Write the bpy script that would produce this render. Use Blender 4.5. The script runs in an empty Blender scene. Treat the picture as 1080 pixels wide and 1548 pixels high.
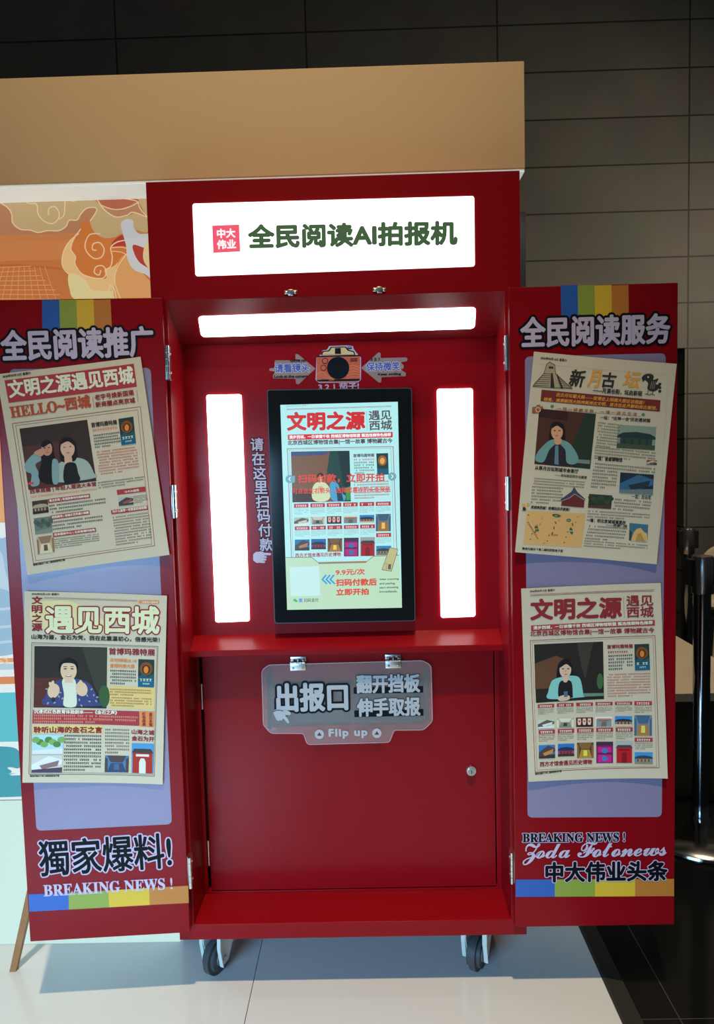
import bpy, bmesh, math, random
from mathutils import Vector, Matrix
random.seed(7)
SC = bpy.context.scene
COL = SC.collection
V3 = Vector

# ------------------------------------------------------------------ camera
CAM = V3((0.05925, -1.62914, 1.10103)); YAW, PITCH, ROLL = 0.014803, -0.073204, 0.02568
FPX, CX, CY = 1120.0, 540.0, 774.0
RC = (Matrix.Rotation(YAW, 3, 'Z') @ Matrix.Rotation(PITCH, 3, 'X') @ Matrix.Rotation(ROLL, 3, 'Y'))
right, fwd, up = RC.col[0].copy(), RC.col[1].copy(), RC.col[2].copy()
cam = bpy.data.cameras.new('camera'); cam.sensor_fit = 'VERTICAL'; cam.sensor_height = 24
cam.lens = FPX / 1548 * 24; cam.clip_start = .05
co = bpy.data.objects.new('camera', cam); COL.objects.link(co)
m = Matrix((right, up, -fwd)).transposed().to_4x4(); m.translation = CAM
co.matrix_world = m; SC.camera = co

# ------------------------------------------------------------------ light and exposure
SC.view_settings.view_transform = 'Standard'; SC.view_settings.look = 'None'
SC.view_settings.exposure = 0.0; SC.view_settings.gamma = 1.0; SC.view_settings.use_curve_mapping = False
W = bpy.data.worlds.new('hall'); SC.world = W; W.use_nodes = True
W.node_tree.nodes['Background'].inputs[0].default_value = (.80, .92, 1.0, 1)
W.node_tree.nodes['Background'].inputs[1].default_value = .03

def lamp(name, kind, loc, target, power, color, **kw):
    l = bpy.data.lights.new(name, kind); l.energy = power; l.color = color
    for k, v in kw.items(): setattr(l, k, v)
    o = bpy.data.objects.new(name, l); COL.objects.link(o); o.location = loc
    o.rotation_euler = (V3(target) - V3(loc)).to_track_quat('-Z', 'Y').to_euler()
    return o
lamp('ceiling_spotlight', 'SPOT', (.1, -3.0, 8.0), (0, -1.2, -.14), 2050, (1, .78, .50), spot_size=math.radians(30), spot_blend=.75, shadow_soft_size=.12)
lamp('fascia_fill', 'SPOT', (-.3, -2.6, 4.4), (-.15, .1, 2.4), 285, (1, .78, .51), spot_size=math.radians(40), spot_blend=1.0, shadow_soft_size=.10)  # added fill that lifts the fascia, stands for no known fixture
lamp('daylight_window', 'AREA', (-1.25, -2.7, .80), (-.22, 0, -.32), 20, (.31, .65, 1.0), shape='RECTANGLE', size=1.4, size_y=.7, spread=math.radians(75))
lamp('bench_fill', 'SPOT', (1.5, 1.1, 3.6), (1.35, 1.35, 0), 230, (1, .84, .62), spot_size=math.radians(50), spot_blend=.8, shadow_soft_size=.06)  # unseen fill added to brighten the bench and queue posts
lamp('wall_spotlight', 'SPOT', (2.7, .6, 2.2), (1.2, 2.5, 1.85), 72, (1, .84, .60), spot_size=math.radians(95), spot_blend=1.0, shadow_soft_size=.2)

# ------------------------------------------------------------------ materials
def lin(c):
    return tuple((x/255/12.92 if x/255 <= .04045 else ((x/255+.055)/1.055)**2.4) for x in c)
MC = {}
def mat(name, color, rough=.5, metal=0., emis=0., ecol=None, bump=0., bscale=200., coat=0., spec=.5, mottle=0., mscale=6.):
    if name in MC: return MC[name]
    m = bpy.data.materials.new(name); m.use_nodes = True; nt = m.node_tree; b = nt.nodes['Principled BSDF']
    b.inputs['Base Color'].default_value = (*color, 1); b.inputs['Roughness'].default_value = rough
    b.inputs['Metallic'].default_value = metal; b.inputs['Coat Weight'].default_value = coat
    b.inputs['Specular IOR Level'].default_value = spec
    if emis:
        b.inputs['Emission Color'].default_value = (*(ecol or color), 1); b.inputs['Emission Strength'].default_value = emis
    if bump or mottle:
        tc = nt.nodes.new('ShaderNodeTexCoord'); n = nt.nodes.new('ShaderNodeTexNoise')
        nt.links.new(tc.outputs['Object'], n.inputs['Vector'])
        if bump:
            n.inputs['Scale'].default_value = bscale; bp = nt.nodes.new('ShaderNodeBump')
            bp.inputs['Strength'].default_value = bump; bp.inputs['Distance'].default_value = .001
            nt.links.new(n.outputs['Fac'], bp.inputs['Height']); nt.links.new(bp.outputs['Normal'], b.inputs['Normal'])
        if mottle:
            n2 = nt.nodes.new('ShaderNodeTexNoise'); n2.inputs['Scale'].default_value = mscale; n2.inputs['Detail'].default_value = 5
            nt.links.new(tc.outputs['Object'], n2.inputs['Vector'])
            mx = nt.nodes.new('ShaderNodeMix'); mx.data_type = 'RGBA'
            mx.inputs[6].default_value = (*[c*(1-mottle) for c in color], 1); mx.inputs[7].default_value = (*[min(1, c*(1+mottle)) for c in color], 1)
            nt.links.new(n2.outputs['Fac'], mx.inputs[0]); nt.links.new(mx.outputs[2], b.inputs['Base Color'])
    MC[name] = m; return m
RED = mat('red_enamel', (.26, .0035, .0075), .26, bump=.05, bscale=600, coat=.0, spec=.20)
METAL = mat('zinc_steel', (.75, .75, .72), .28, 1)
DARK = mat('dark_void', (.012, .011, .012), .7)
BLACKP = mat('black_plastic', (.008, .010, .012), .12, spec=.3)
WHITELED = mat('led_diffuser', (.9, .9, .9), .5, emis=5.5, ecol=(.96, .98, 1.0))
SIGNW = mat('sign_diffuser', (.9, .9, .9), .5, emis=1.8, ecol=(.96, .98, 1.0))
def vinyl(name, c, rough=.35, **k): return mat('vinyl_' + name, lin(c), rough, coat=.1, **k)
LAV = vinyl('lavender', (146, 136, 164), .3); LAVT = vinyl('lavender_text', (205, 190, 212)); VBLK = mat('vinyl_black', lin((14, 15, 20)), .5, spec=.15)
VBLUE = vinyl('blue', (44, 96, 178)); VGREEN = vinyl('green', (146, 164, 64)); VYEL = vinyl('yellow', (226, 186, 54)); VOR = vinyl('orange', (198, 124, 52))
VWHT = vinyl('pale', (225, 228, 240))
PAPER_PX = (190, 184, 164); PAPER_AL = (.75, .635, .44)
PAPER = mat('newsprint', PAPER_AL, .85, bump=.08, bscale=900, spec=.2, mottle=.03, mscale=40)
def ink(r, g, b, s=1.15):
    p = lin(PAPER_PX); c = lin((r, g, b))
    return mat('ink_%d_%d_%d' % (r, g, b), tuple(min(.9, s*c[i]/p[i]*PAPER_AL[i]) for i in range(3)), .75, spec=.25)
def glow(r, g, b, s=1.0):
    return mat('screen_%d_%d_%d' % (r, g, b), (.02, .02, .02), .3, emis=s, ecol=lin((r, g, b)))
def backlit(r, g, b, s=.72):
    return mat('backlit_%d_%d_%d' % (r, g, b), tuple(.25*x for x in lin((r, g, b))), .4, emis=s, ecol=lin((r, g, b)))

# ------------------------------------------------------------------ frames and mesh builder
class Frame:
    def __init__(s, O, ux, uy, n, warp=None):
        s.O, s.ux, s.uy, s.n, s.warp = V3(O), V3(ux).normalized(), V3(uy).normalized(), V3(n).normalized(), warp
    def P(s, u, v, w=0.):
        if s.warp: w = w + s.warp(u, v)
        return s.O + s.ux*u + s.uy*v + s.n*w
    def pix(s, x, y, w=0.):          # the point of this plane seen at a pixel of the photograph
        d = RC @ V3(((x-CX)/FPX, 1, -(y-CY)/FPX)); o = s.O + s.n*w
        t = (o-CAM).dot(s.n)/d.dot(s.n); q = CAM + d*t - s.O
        return (q.dot(s.ux), q.dot(s.uy))
def ray(x, y, axis, val):
    d = RC @ V3(((x-CX)/FPX, 1, -(y-CY)/FPX)); i = 'xyz'.index(axis)
    return CAM + d*((val-CAM[i])/d[i])
def YF(y, warp=None): return Frame((0, y, 0), (1, 0, 0), (0, 0, 1), (0, -1, 0), warp)

TC = {}
def glyphs(body, shear=0., sp=1.):
    k = (body, shear, sp)
    if k in TC: return TC[k]
    c = bpy.data.curves.new('t', 'FONT'); c.body = body; c.resolution_u = 3; c.shear = shear; c.space_character = sp; c.align_x = 'CENTER'
    c.space_line = 1.0
    o = bpy.data.objects.new('t', c); COL.objects.link(o); bpy.context.view_layer.update()
    me = bpy.data.meshes.new_from_object(o.evaluated_get(bpy.context.evaluated_depsgraph_get()))
    vs = [(v.co.x, v.co.y) for v in me.vertices]; fs = [tuple(p.vertices) for p in me.polygons]
    bpy.data.objects.remove(o); bpy.data.curves.remove(c); bpy.data.meshes.remove(me)
    x0 = min(v[0] for v in vs); x1 = max(v[0] for v in vs); y0 = min(v[1] for v in vs); y1 = max(v[1] for v in vs)
    vs = [((a-x0)/(x1-x0), (b-y0)/max(1e-6, y1-y0)) for a, b in vs]
    TC[k] = (vs, fs); return TC[k]

class MB:
    def __init__(s): s.v, s.f, s.mi, s.mats = [], [], [], []
    def add(s, vs, fs, m):
        if m not in s.mats: s.mats.append(m)
        i = s.mats.index(m); n = len(s.v)
        s.v += [V3(p) for p in vs]; s.f += [tuple(n+k for k in f) for f in fs]; s.mi += [i]*len(fs)
        return s
    def bm(s, b, m, M=None):
        if M is not None: bmesh.ops.transform(b, matrix=M, verts=b.verts)
        b.verts.index_update(); s.add([v.co.copy() for v in b.verts], [[v.index for v in f.verts] for f in b.faces], m); b.free(); return s
    def box(s, x0, x1, y0, y1, z0, z1, m, bev=0., seg=2, fr=None):
        b = bmesh.new(); bmesh.ops.create_cube(b, size=1)
        for v in b.verts: v.co = V3(((x0+x1)/2+v.co.x*(x1-x0), (y0+y1)/2+v.co.y*(y1-y0), (z0+z1)/2+v.co.z*(z1-z0)))
        if bev: bmesh.ops.bevel(b, geom=b.edges[:], offset=bev, segments=seg, affect='EDGES', profile=.6)
        if fr:
            for v in b.verts: v.co = fr.P(v.co.x, v.co.y, v.co.z)
        return s.bm(b, m)
    def cyl(s, p0, p1, r, m, seg=24, r2=None, bev=0.):
        p0, p1 = V3(p0), V3(p1); d = p1-p0; b = bmesh.new()
        bmesh.ops.create_cone(b, cap_ends=True, segments=seg, radius1=r, radius2=r if r2 is None else r2, depth=d.length)
        if bev:
            es = [e for e in b.edges if abs(e.verts[0].co.z-e.verts[1].co.z) < 1e-6]
            bmesh.ops.bevel(b, geom=es, offset=bev, segments=2, affect='EDGES')
        return s.bm(b, m, Matrix.Translation((p0+p1)/2) @ d.to_track_quat('Z', 'Y').to_matrix().to_4x4())
    def lathe(s, c, prof, m, seg=40):
        vs, fs = [], []; n = len(prof)
        for k in range(seg):
            a = 2*math.pi*k/seg
            for r, z in prof: vs.append((c[0]+r*math.cos(a), c[1]+r*math.sin(a), c[2]+z))
        for k in range(seg):
            k2 = (k+1) % seg
            for i in range(n-1): fs.append((k*n+i, k2*n+i, k2*n+i+1, k*n+i+1))
        return s.add(vs, fs, m)
    def sphere(s, c, r, m, sx=1, sy=1, sz=1, seg=16):
        b = bmesh.new(); bmesh.ops.create_uvsphere(b, u_segments=seg, v_segments=seg//2+2, radius=r)
        return s.bm(b, m, Matrix.Translation(c) @ Matrix.Diagonal((sx, sy, sz, 1)))
    def prism(s, fr, poly, w0, w1, m):
        n = len(poly); vs = [fr.P(u, v, w0) for u, v in poly] + [fr.P(u, v, w1) for u, v in poly]
        fs = [tuple(range(n))[::-1], tuple(range(n, 2*n))] + [(i, (i+1) % n, n+(i+1) % n, n+i) for i in range(n)]
        return s.add(vs, fs, m)
    def flat(s, fr, poly, w, m): return s.add([fr.P(u, v, w) for u, v in poly], [tuple(range(len(poly)))], m)
    def grid(s, fr, q, w, m, nx=1, ny=1):     # q: BL, BR, TR, TL in plane coordinates
        vs, fs = [], []
        for j in range(ny+1):
            for i in range(nx+1):
                a, b = i/nx, j/ny
                u = (q[0][0]*(1-a)+q[1][0]*a)*(1-b)+(q[3][0]*(1-a)+q[2][0]*a)*b
                v = (q[0][1]*(1-a)+q[1][1]*a)*(1-b)+(q[3][1]*(1-a)+q[2][1]*a)*b
                vs.append(fr.P(u, v, w))
        for j in range(ny):
            for i in range(nx): k = j*(nx+1)+i; fs.append((k, k+1, k+nx+2, k+nx+1))
        return s.add(vs, fs, m)
    def build(s, name, parent=None, loc=None, smooth=False, solid=True, label=None):
        base = V3((0, 0, 0))
        if parent is not None: base = BASE[parent.name]
        elif loc is not None: base = V3(loc)
        me = bpy.data.meshes.new(name); me.from_pydata([v-base for v in s.v], [], s.f)
        for k in s.mats: me.materials.append(k)
        for p, i in zip(me.polygons, s.mi): p.material_index = i
        if solid:
            b = bmesh.new(); b.from_mesh(me); bmesh.ops.recalc_face_normals(b, faces=b.faces[:]); b.to_mesh(me); b.free()
        if smooth: me.shade_smooth(); me.set_sharp_from_angle(angle=math.radians(35))
        o = bpy.data.objects.new(name, me); COL.objects.link(o)
        if parent is not None: o.parent = parent
        else: o.location = base
        BASE[o.name] = base
        if label: o['label'] = label
        return o
BASE = {}
def thing(name, label, cat, loc, group=None):
    o = bpy.data.objects.new(name, None); COL.objects.link(o); o.location = loc; o.empty_display_size = .1
    o['label'] = label; o['category'] = cat
    if group: o['group'] = group
    BASE[o.name] = V3(loc); return o
def tag(o, label, cat, group=None):
    o['label'] = label; o['category'] = cat
    if group: o['group'] = group
    return o
def struct(mb, name, **k): o = mb.build(name, **k); o['kind'] = 'structure'; return o

def rpoly(p, r, n=5):     # round the corners of a polygon
    out = []; N = len(p); rs = r if isinstance(r, (list, tuple)) else [r]*N
    for i in range(N):
        a, b, c = V3((*p[i-1], 0)), V3((*p[i], 0)), V3((*p[(i+1) % N], 0)); R = rs[i]
        if R <= 0: out.append((b.x, b.y)); continue
        d1, d2 = (a-b).normalized(), (c-b).normalized(); t = min(R/max(.2, math.tan(d1.angle(d2)/2)), .45*(a-b).length, .45*(c-b).length)
        p1, p2 = b+d1*t, b+d2*t
        for k in range(n+1):
            s = k/n; q = p1*(1-s)**2+b*2*s*(1-s)+p2*s*s; out.append((q.x, q.y))
    return out

LAY = .00022
class Canvas:      # drawing on a plane with coordinates measured on an enlarged crop of the photograph
    def __init__(s, fr, ox, oy, k, w=.0004, warp=False): s.fr, s.ox, s.oy, s.k, s.w, s.wp = fr, ox, oy, k, w, warp
    def uv(s, x, y): return s.fr.pix(s.ox+x/s.k, s.oy+y/s.k, s.w)
    def W(s, l):        # neighbouring films of the same layer never share one plane
        s.c = (getattr(s, 'c', 0)+1) % 22; return s.w+l*LAY+s.c*8e-6
    def axes(s, x0, y0, x1, y1, h):
        a, b = V3((*s.uv(x0, y0), 0)), V3((*s.uv(x1, y1), 0)); ex = b-a; L = math.hypot(x1-x0, y1-y0)
        ey = V3((-ex.y, ex.x, 0)).normalized()*(h*ex.length/L); return a, ex, ey, ex.length/L
    def text(s, mb, body, x0, y0, x1, y1, h, m, bold=0., out=None, l=3, shear=0., sp=1., nb=8):
        a, ex, ey, sc = s.axes(x0, y0, x1, y1, h); vs, fs = glyphs(body, shear, sp)
        def put(mt, r, n, lay):
            offs = [(0, 0)] + [(r*sc*math.cos(2*math.pi*k/n), r*sc*math.sin(2*math.pi*k/n)) for k in range(n)] if r > 0 else [(0, 0)]
            for dx, dy in offs:
                w = s.W(lay); mb.add([s.fr.P(a.x+ex.x*u+ey.x*v+dx, a.y+ex.y*u+ey.y*v+dy, w) for u, v in vs], fs, mt)
        if out: put(out[0], out[1], 14, l-1)
        put(m, bold, nb, l)
        return mb
    def sub(s, a, b): return max(1, int(math.hypot(b[0]-a[0], b[1]-a[1])/.012)) if s.wp else 1
    def quad(s, mb, p, m, l=1):   # BL, BR, TR, TL
        q = [s.uv(*t) for t in p]; return mb.grid(s.fr, q, s.W(l), m, s.sub(q[0], q[1]), s.sub(q[0], q[3]))
    def bar(s, mb, x0, y0, x1, y1, h, m, l=1):
        a, ex, ey, sc = s.axes(x0, y0, x1, y1, h); q = [(t.x, t.y) for t in (a, a+ex, a+ex+ey, a+ey)]
        return mb.grid(s.fr, q, s.W(l), m, s.sub(q[0], q[1]), s.sub(q[0], q[3]))
    def poly(s, mb, p, m, l=2, r=0, n=4):
        if r: p = rpoly(p, r, n)
        q = [s.uv(*t) for t in p]; w = s.W(l)
        if not s.wp or max(max(c[i] for c in q)-min(c[i] for c in q) for i in (0, 1)) < .02: return mb.flat(s.fr, q, w, m)
        b = bmesh.new(); b.faces.new([b.verts.new((c[0], c[1], 0)) for c in q]); bmesh.ops.triangulate(b, faces=b.faces[:])
        for _ in range(5):
            es = [e for e in b.edges if e.calc_length() > .013]
            if not es: break
            bmesh.ops.subdivide_edges(b, edges=es, cuts=1); bmesh.ops.triangulate(b, faces=b.faces[:])
        for v in b.verts: v.co = s.fr.P(v.co.x, v.co.y, w)
        return mb.bm(b, m)
    def ell(s, mb, x, y, rx, ry, m, l=2, rot=0., n=24):
        c, d = math.cos(rot), math.sin(rot)
        return s.poly(mb, [(x+rx*math.cos(t)*c-ry*math.sin(t)*d, y+rx*math.cos(t)*d+ry*math.sin(t)*c) for t in [2*math.pi*k/n for k in range(n)]], m, l)
    def line(s, mb, p, wd, m, l=2, close=False):
        if close: p = list(p)+[p[0]]
        for (xa, ya), (xb, yb) in zip(p, p[1:]):
            L = math.hypot(xb-xa, yb-ya) or 1; nx, ny = -(yb-ya)/L*wd/2, (xb-xa)/L*wd/2; ex, ey = (xb-xa)/L*wd*.3, (yb-ya)/L*wd*.3
            s.quad(mb, [(xa+nx-ex, ya+ny-ey), (xb+nx+ex, yb+ny+ey), (xb-nx+ex, yb-ny+ey), (xa-nx-ex, ya-ny-ey)], m, l)
        return mb
    def curve(s, mb, p, wd, m, l=2, close=False): return s.line(mb, smooth(p, close), wd, m, l)
    def para(s, mb, tl, tr, bl, rows, m, fill=.55, cw=1.0, l=2, last=.6):   # rows of small print, too small to be read
        for j in range(rows):
            t = j/rows; t2 = (j+fill)/rows
            L = math.hypot(tr[0]-tl[0], tr[1]-tl[1]); ch = math.hypot(bl[0]-tl[0], bl[1]-tl[1])/rows*fill
            n = max(3, int(L/(ch*1.15*cw))); end = n if j < rows-1 else int(n*last)
            for i in range(end):
                if random.random() < .07: continue
                a, b = i/n, (i+.80)/n; g = .12*random.random()
                f = lambda u, v: (tl[0]+(tr[0]-tl[0])*u+(bl[0]-tl[0])*v, tl[1]+(tr[1]-tl[1])*u+(bl[1]-tl[1])*v)
                hh = (t2-t)*(.35+.15*random.random())
                mb.flat(s.fr, [s.uv(*f(a, t+hh*.8)), s.uv(*f(b, t+hh*.8)), s.uv(*f(b, t)), s.uv(*f(a, t))], s.W(l), m)
                mb.flat(s.fr, [s.uv(*f(a+g/n, t2)), s.uv(*f(b-g/n, t2)), s.uv(*f(b-g/n, t2-hh*.6)), s.uv(*f(a+g/n, t2-hh*.6))], s.W(l), m)
                mm = (a+b)/2; mb.flat(s.fr, [s.uv(*f(mm-.1/n, t2)), s.uv(*f(mm+.1/n, t2)), s.uv(*f(mm+.1/n, t)), s.uv(*f(mm-.1/n, t))], s.W(l), m)
        return mb
def smooth(p, close=False, n=6):
    out = []; N = len(p)
    for i in range(N if close else N-1):
        g = (lambda k: p[k % N]) if close else (lambda k: p[max(0, min(N-1, k))])
        p0, p1, p2, p3 = g(i-1), g(i), g(i+1), g(i+2)
        for k in range(n):
            t = k/n; out.append(tuple(.5*(2*p1[d]+(p2[d]-p0[d])*t+(2*p0[d]-5*p1[d]+4*p2[d]-p3[d])*t*t+(3*p1[d]-p0[d]-3*p2[d]+p3[d])*t**3) for d in (0, 1)))
    out.append(out[0] if close else tuple(p[-1])); return out

# ------------------------------------------------------------------ setting
FZ, GZ = -.14, -.155
WHITEF = mat('white_gloss_board', (.66, .67, .66), .14, spec=.5, mottle=.02, mscale=3)
mb = MB()
mb.box(-3.4, -.2425, -4.4, .5, -.175, FZ, WHITEF, .001); mb.box(-.2412, .585, -4.4, .5, -.175, FZ, WHITEF, .001)
struct(mb, 'platform')
mb = MB(); mb.prism(Frame((0, 0, 0), (1, 0, 0), (0, 0, 1), (0, -1, 0)), [(.585, -.18), (.585, FZ+.0005), (.592, FZ+.001), (.637, GZ+.002), (.637, -.18)], -.5, 4.4, mat('dark_ramp_strip', (.035, .035, .033), .35))
struct(mb, 'trim_1')
BLK = bpy.data.materials.new('black_polished_tile'); BLK.use_nodes = True; nt = BLK.node_tree; bs = nt.nodes['Principled BSDF']
tc = nt.nodes.new('ShaderNodeTexCoord'); mp = nt.nodes.new('ShaderNodeMapping'); br = nt.nodes.new('ShaderNodeTexBrick')
mp.inputs['Location'].default_value = (-.722+8, .068+8, 0); br.offset = 0
br.inputs['Scale'].default_value = 1; br.inputs['Brick Width'].default_value = .8; br.inputs['Row Height'].default_value = .8; br.inputs['Mortar Size'].default_value = .0012
br.inputs['Color1'].default_value = br.inputs['Color2'].default_value = (.006, .006, .006, 1); br.inputs['Mortar'].default_value = (.06, .06, .055, 1)
nt.links.new(tc.outputs['Object'], mp.inputs[0]); nt.links.new(mp.outputs[0], br.inputs['Vector']); nt.links.new(br.outputs['Color'], bs.inputs['Base Color']); bs.inputs['Roughness'].default_value = .12
mb = MB(); mb.box(-8, 6, -6, 3.2, -.3, GZ, BLK); struct(mb, 'floor')
# stone cladding at the back
ST = bpy.data.materials.new('grey_stone_cladding'); ST.use_nodes = True; nt = ST.node_tree; bs = nt.nodes['Principled BSDF']
tc = nt.nodes.new('ShaderNodeTexCoord'); sx = nt.nodes.new('ShaderNodeSeparateXYZ'); cb = nt.nodes.new('ShaderNodeCombineXYZ'); mp = nt.nodes.new('ShaderNodeMapping'); br = nt.nodes.new('ShaderNodeTexBrick')
nt.links.new(tc.outputs['Object'], sx.inputs[0]); nt.links.new(sx.outputs[0], cb.inputs[0]); nt.links.new(sx.outputs[2], cb.inputs[1]); nt.links.new(cb.outputs[0], mp.inputs[0])
mp.inputs['Location'].default_value = (-.81+10.2, -1.65+.246*20, 0); br.offset = 0
br.inputs['Scale'].default_value = 1; br.inputs['Brick Width'].default_value = 1.02; br.inputs['Row Height'].default_value = .246; br.inputs['Mortar Size'].default_value = .0045
br.inputs['Color1'].default_value = (.165, .160, .135, 1); br.inputs['Color2'].default_value = (.195, .188, .16, 1); br.inputs['Mortar'].default_value = (.035, .034, .03, 1)
nt.links.new(mp.outputs[0], br.inputs['Vector'])
nz = nt.nodes.new('ShaderNodeTexNoise'); nz.inputs['Scale'].default_value = 3.5; nz.inputs['Detail'].default_value = 6; nt.links.new(tc.outputs['Object'], nz.inputs['Vector'])
mx = nt.nodes.new('ShaderNodeMix'); mx.data_type = 'RGBA'; mx.blend_type = 'OVERLAY'; mx.inputs[0].default_value = .35
nt.links.new(br.outputs['Color'], mx.inputs[6]); nt.links.new(nz.outputs['Color'], mx.inputs[7])
hs = nt.nodes.new('ShaderNodeHueSaturation'); hs.inputs['Saturation'].default_value = .6; nt.links.new(mx.outputs[2], hs.inputs['Color'])
nt.links.new(hs.outputs[0], bs.inputs['Base Color']); nt.links.new(br.outputs['Fac'], nt.nodes.new('ShaderNodeBump').inputs['Height']); bs.inputs['Roughness'].default_value = .55
WY = 2.5
mb = MB()
mb.box(-8, 6, WY, WY+.2, 1.652, 5.2, ST); mb.box(1.815, 6, WY, WY+.2, GZ, 1.652, ST); mb.box(-8, .7, WY, WY+.2, GZ, 1.652, ST)
mb.box(.7, 1.815, WY+.2, WY+.24, GZ, 1.7, mat('dark_niche', (.03, .022, .02), .5))
struct(mb, 'wall_back')
# display wall: lightbox at the left, niche for the booth, fascia above
MY, FY, UZ = .2, .10, 1.742
BEIGE = mat('beige_fascia_paint', (.78, .55, .31), .6, bump=.05, bscale=300, mottle=.015, mscale=2)
WPAINT = mat('white_display_paint', (.80, .82, .78), .5)
ft = ray(793, 92, 'y', FY); mb = MB(); mb.box(-3.4, ft.x, FY, .5, UZ, ft.z, BEIGE, .002); struct(mb, 'trim_2')
mb = MB(); mb.box(-3.4, ft.x-.001, FY+.004, .5, UZ-.006, UZ-.0005, mat('fascia_underside_glow', (.8, .82, .8), .5, emis=.5, ecol=lin((226, 238, 232)))); struct(mb, 'trim_3')  # white fascia underside, glow added to keep it bright; not a lamp
mb = MB(); xk = ray(795, 350, 'y', .38).x; mb.box(xk-.03, xk, .38, .48, FZ, UZ-.006, WPAINT, .001); mb.box(-.4495, xk-.03, .46, .49, FZ, UZ-.006, WPAINT); struct(mb, 'wall_right')
mb = MB(); mb.box(-3.4, -.45, MY+.006, .49, FZ, UZ-.006, WPAINT); struct(mb, 'wall_left')

# ------------------------------------------------------------------ backlit mural
mural = thing('mural', 'backlit orange mural of curling clouds behind the left door of the booth', 'mural', (-1.0, MY, FZ))
mf = YF(MY-.001); A = Canvas(mf, 0, 80, 3.6, 0.)
ML, MR, M0 = -1.9, -.455, ray(5, 1210, 'y', MY).z
base = MB()
zz = lambda y: ray(5, y, 'y', MY).z
def band(mb, za, zb, m, w=0., xl=ML, xr=MR, p=None): mb.prism(mf, [(xl, zb), (xr, zb), (xr, za), (xl, za)], -.003 if w == 0 else w-.0003, w, m)
band(base, UZ-.007, zz(356), backlit(186, 128, 90)); band(base, zz(356), zz(395), backlit(208, 130, 76)); band(base, zz(395), zz(620), backlit(200, 118, 62))  # topmost band: shade below the fascia painted in as a darker tone
band(base, zz(620), zz(790), backlit(236, 170, 100)); band(base, zz(790), M0, backlit(238, 244, 240))
base.build('mural_panel', mural)
def fillc(mb, p, m, l, cl=True): A.poly(mb, smooth(p, True), m, l)
CRM, CRM2, ORG, PCH, DKR, TAN, LN, WH = backlit(226, 200, 150), backlit(200, 170, 122), backlit(210, 120, 58), backlit(226, 160, 100), backlit(178, 62, 52), backlit(188, 132, 98), backlit(238, 206, 160), backlit(206, 206, 206)
c = MB()
fillc(c, [(-60, 790), (0, 815), (45, 845), (65, 880), (70, 925), (110, 960), (165, 965), (210, 978), (260, 968), (320, 968), (360, 945), (380, 915), (420, 910), (440, 880), (470, 850), (530, 845), (500, 900), (490, 920), (510, 970), (560, 1005), (620, 1005), (660, 985), (740, 965), (800, 975), (830, 900), (830, 790), (400, 786)], CRM2, 2)
A.curve(c, [(0, 815), (45, 845), (65, 880), (70, 925), (110, 960), (165, 965), (210, 978), (260, 968), (320, 968), (360, 945), (378, 912), (420, 910), (440, 880), (470, 848), (515, 842), (527, 860), (492, 915)], 6, LN, 5)
c.build('upper_cloud', mural)
c = MB(); fillc(c, [(530, 790), (560, 830), (590, 850), (680, 850), (750, 810), (790, 890), (740, 870), (715, 880), (660, 895), (600, 880), (555, 830)], TAN, 4); fillc(c, [(520, 780), (560, 835), (640, 852), (750, 812), (720, 790)], backlit(186, 100, 66), 3)
A.curve(c, [(525, 792), (570, 855), (630, 893), (690, 885), (725, 868), (790, 890), (805, 895)], 6, LN, 6); A.curve(c, [(555, 832), (620, 852), (690, 845), (750, 812), (680, 795), (600, 790)], 5, LN, 6); A.curve(c, [(752, 812), (765, 850), (800, 890)], 5, LN, 6)
A.curve(c, [(265, 882), (268, 848), (300, 838), (322, 870), (318, 905), (285, 930), (240, 915), (210, 880), (200, 825), (160, 820), (120, 798)], 6, LN, 6); A.curve(c, [(325, 905), (350, 880), (358, 800), (380, 800), (400, 808), (430, 798)], 6, LN, 6); c.build('cloud_scroll', mural)
c = MB(); fillc(c, [(385, 1010), (430, 980), (440, 930), (485, 918), (510, 975), (560, 1010), (640, 1000), (680, 985), (720, 1030), (800, 1050), (850, 1100), (850, 1345), (640, 1345), (600, 1330), (500, 1300), (440, 1225), (400, 1200), (350, 1180)], ORG, 3); c.build('orange_cloud', mural)
c = MB(); fillc(c, [(340, 1150), (350, 1070), (385, 1020), (440, 960), (400, 1020), (388, 1070), (412, 1110), (410, 1150), (440, 1200), (525, 1228), (580, 1225), (570, 1180), (620, 1160), (690, 1100), (720, 1150), (820, 1250), (830, 1345), (700, 1350), (560, 1348), (420, 1345), (375, 1270), (375, 1210)], backlit(232, 190, 130), 4)
fillc(c, [(375, 1205), (420, 1210), (470, 1240), (500, 1290), (560, 1300), (630, 1300), (640, 1345), (420, 1345), (378, 1275)], backlit(226, 210, 150), 5)
fillc(c, [(640, 1150), (690, 1100), (760, 1190), (830, 1260), (830, 1350), (640, 1350), (625, 1250)], backlit(222, 160, 98), 5)
A.curve(c, [(440, 960), (400, 1020), (388, 1070), (412, 1110), (410, 1150), (450, 1205), (520, 1228)], 6, LN, 7); A.curve(c, [(520, 1228), (565, 1225), (580, 1190), (560, 1160), (525, 1165), (515, 1195), (540, 1210), (550, 1185)], 6, LN, 7)
A.curve(c, [(545, 985), (490, 990), (465, 1040), (475, 1085), (515, 1120), (555, 1110), (568, 1070), (545, 1035), (510, 1040), (505, 1070), (525, 1075)], 6, LN, 7); A.curve(c, [(575, 1182), (605, 1160), (612, 1110), (605, 1060), (640, 1030), (690, 1020)], 6, LN, 7)
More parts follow.
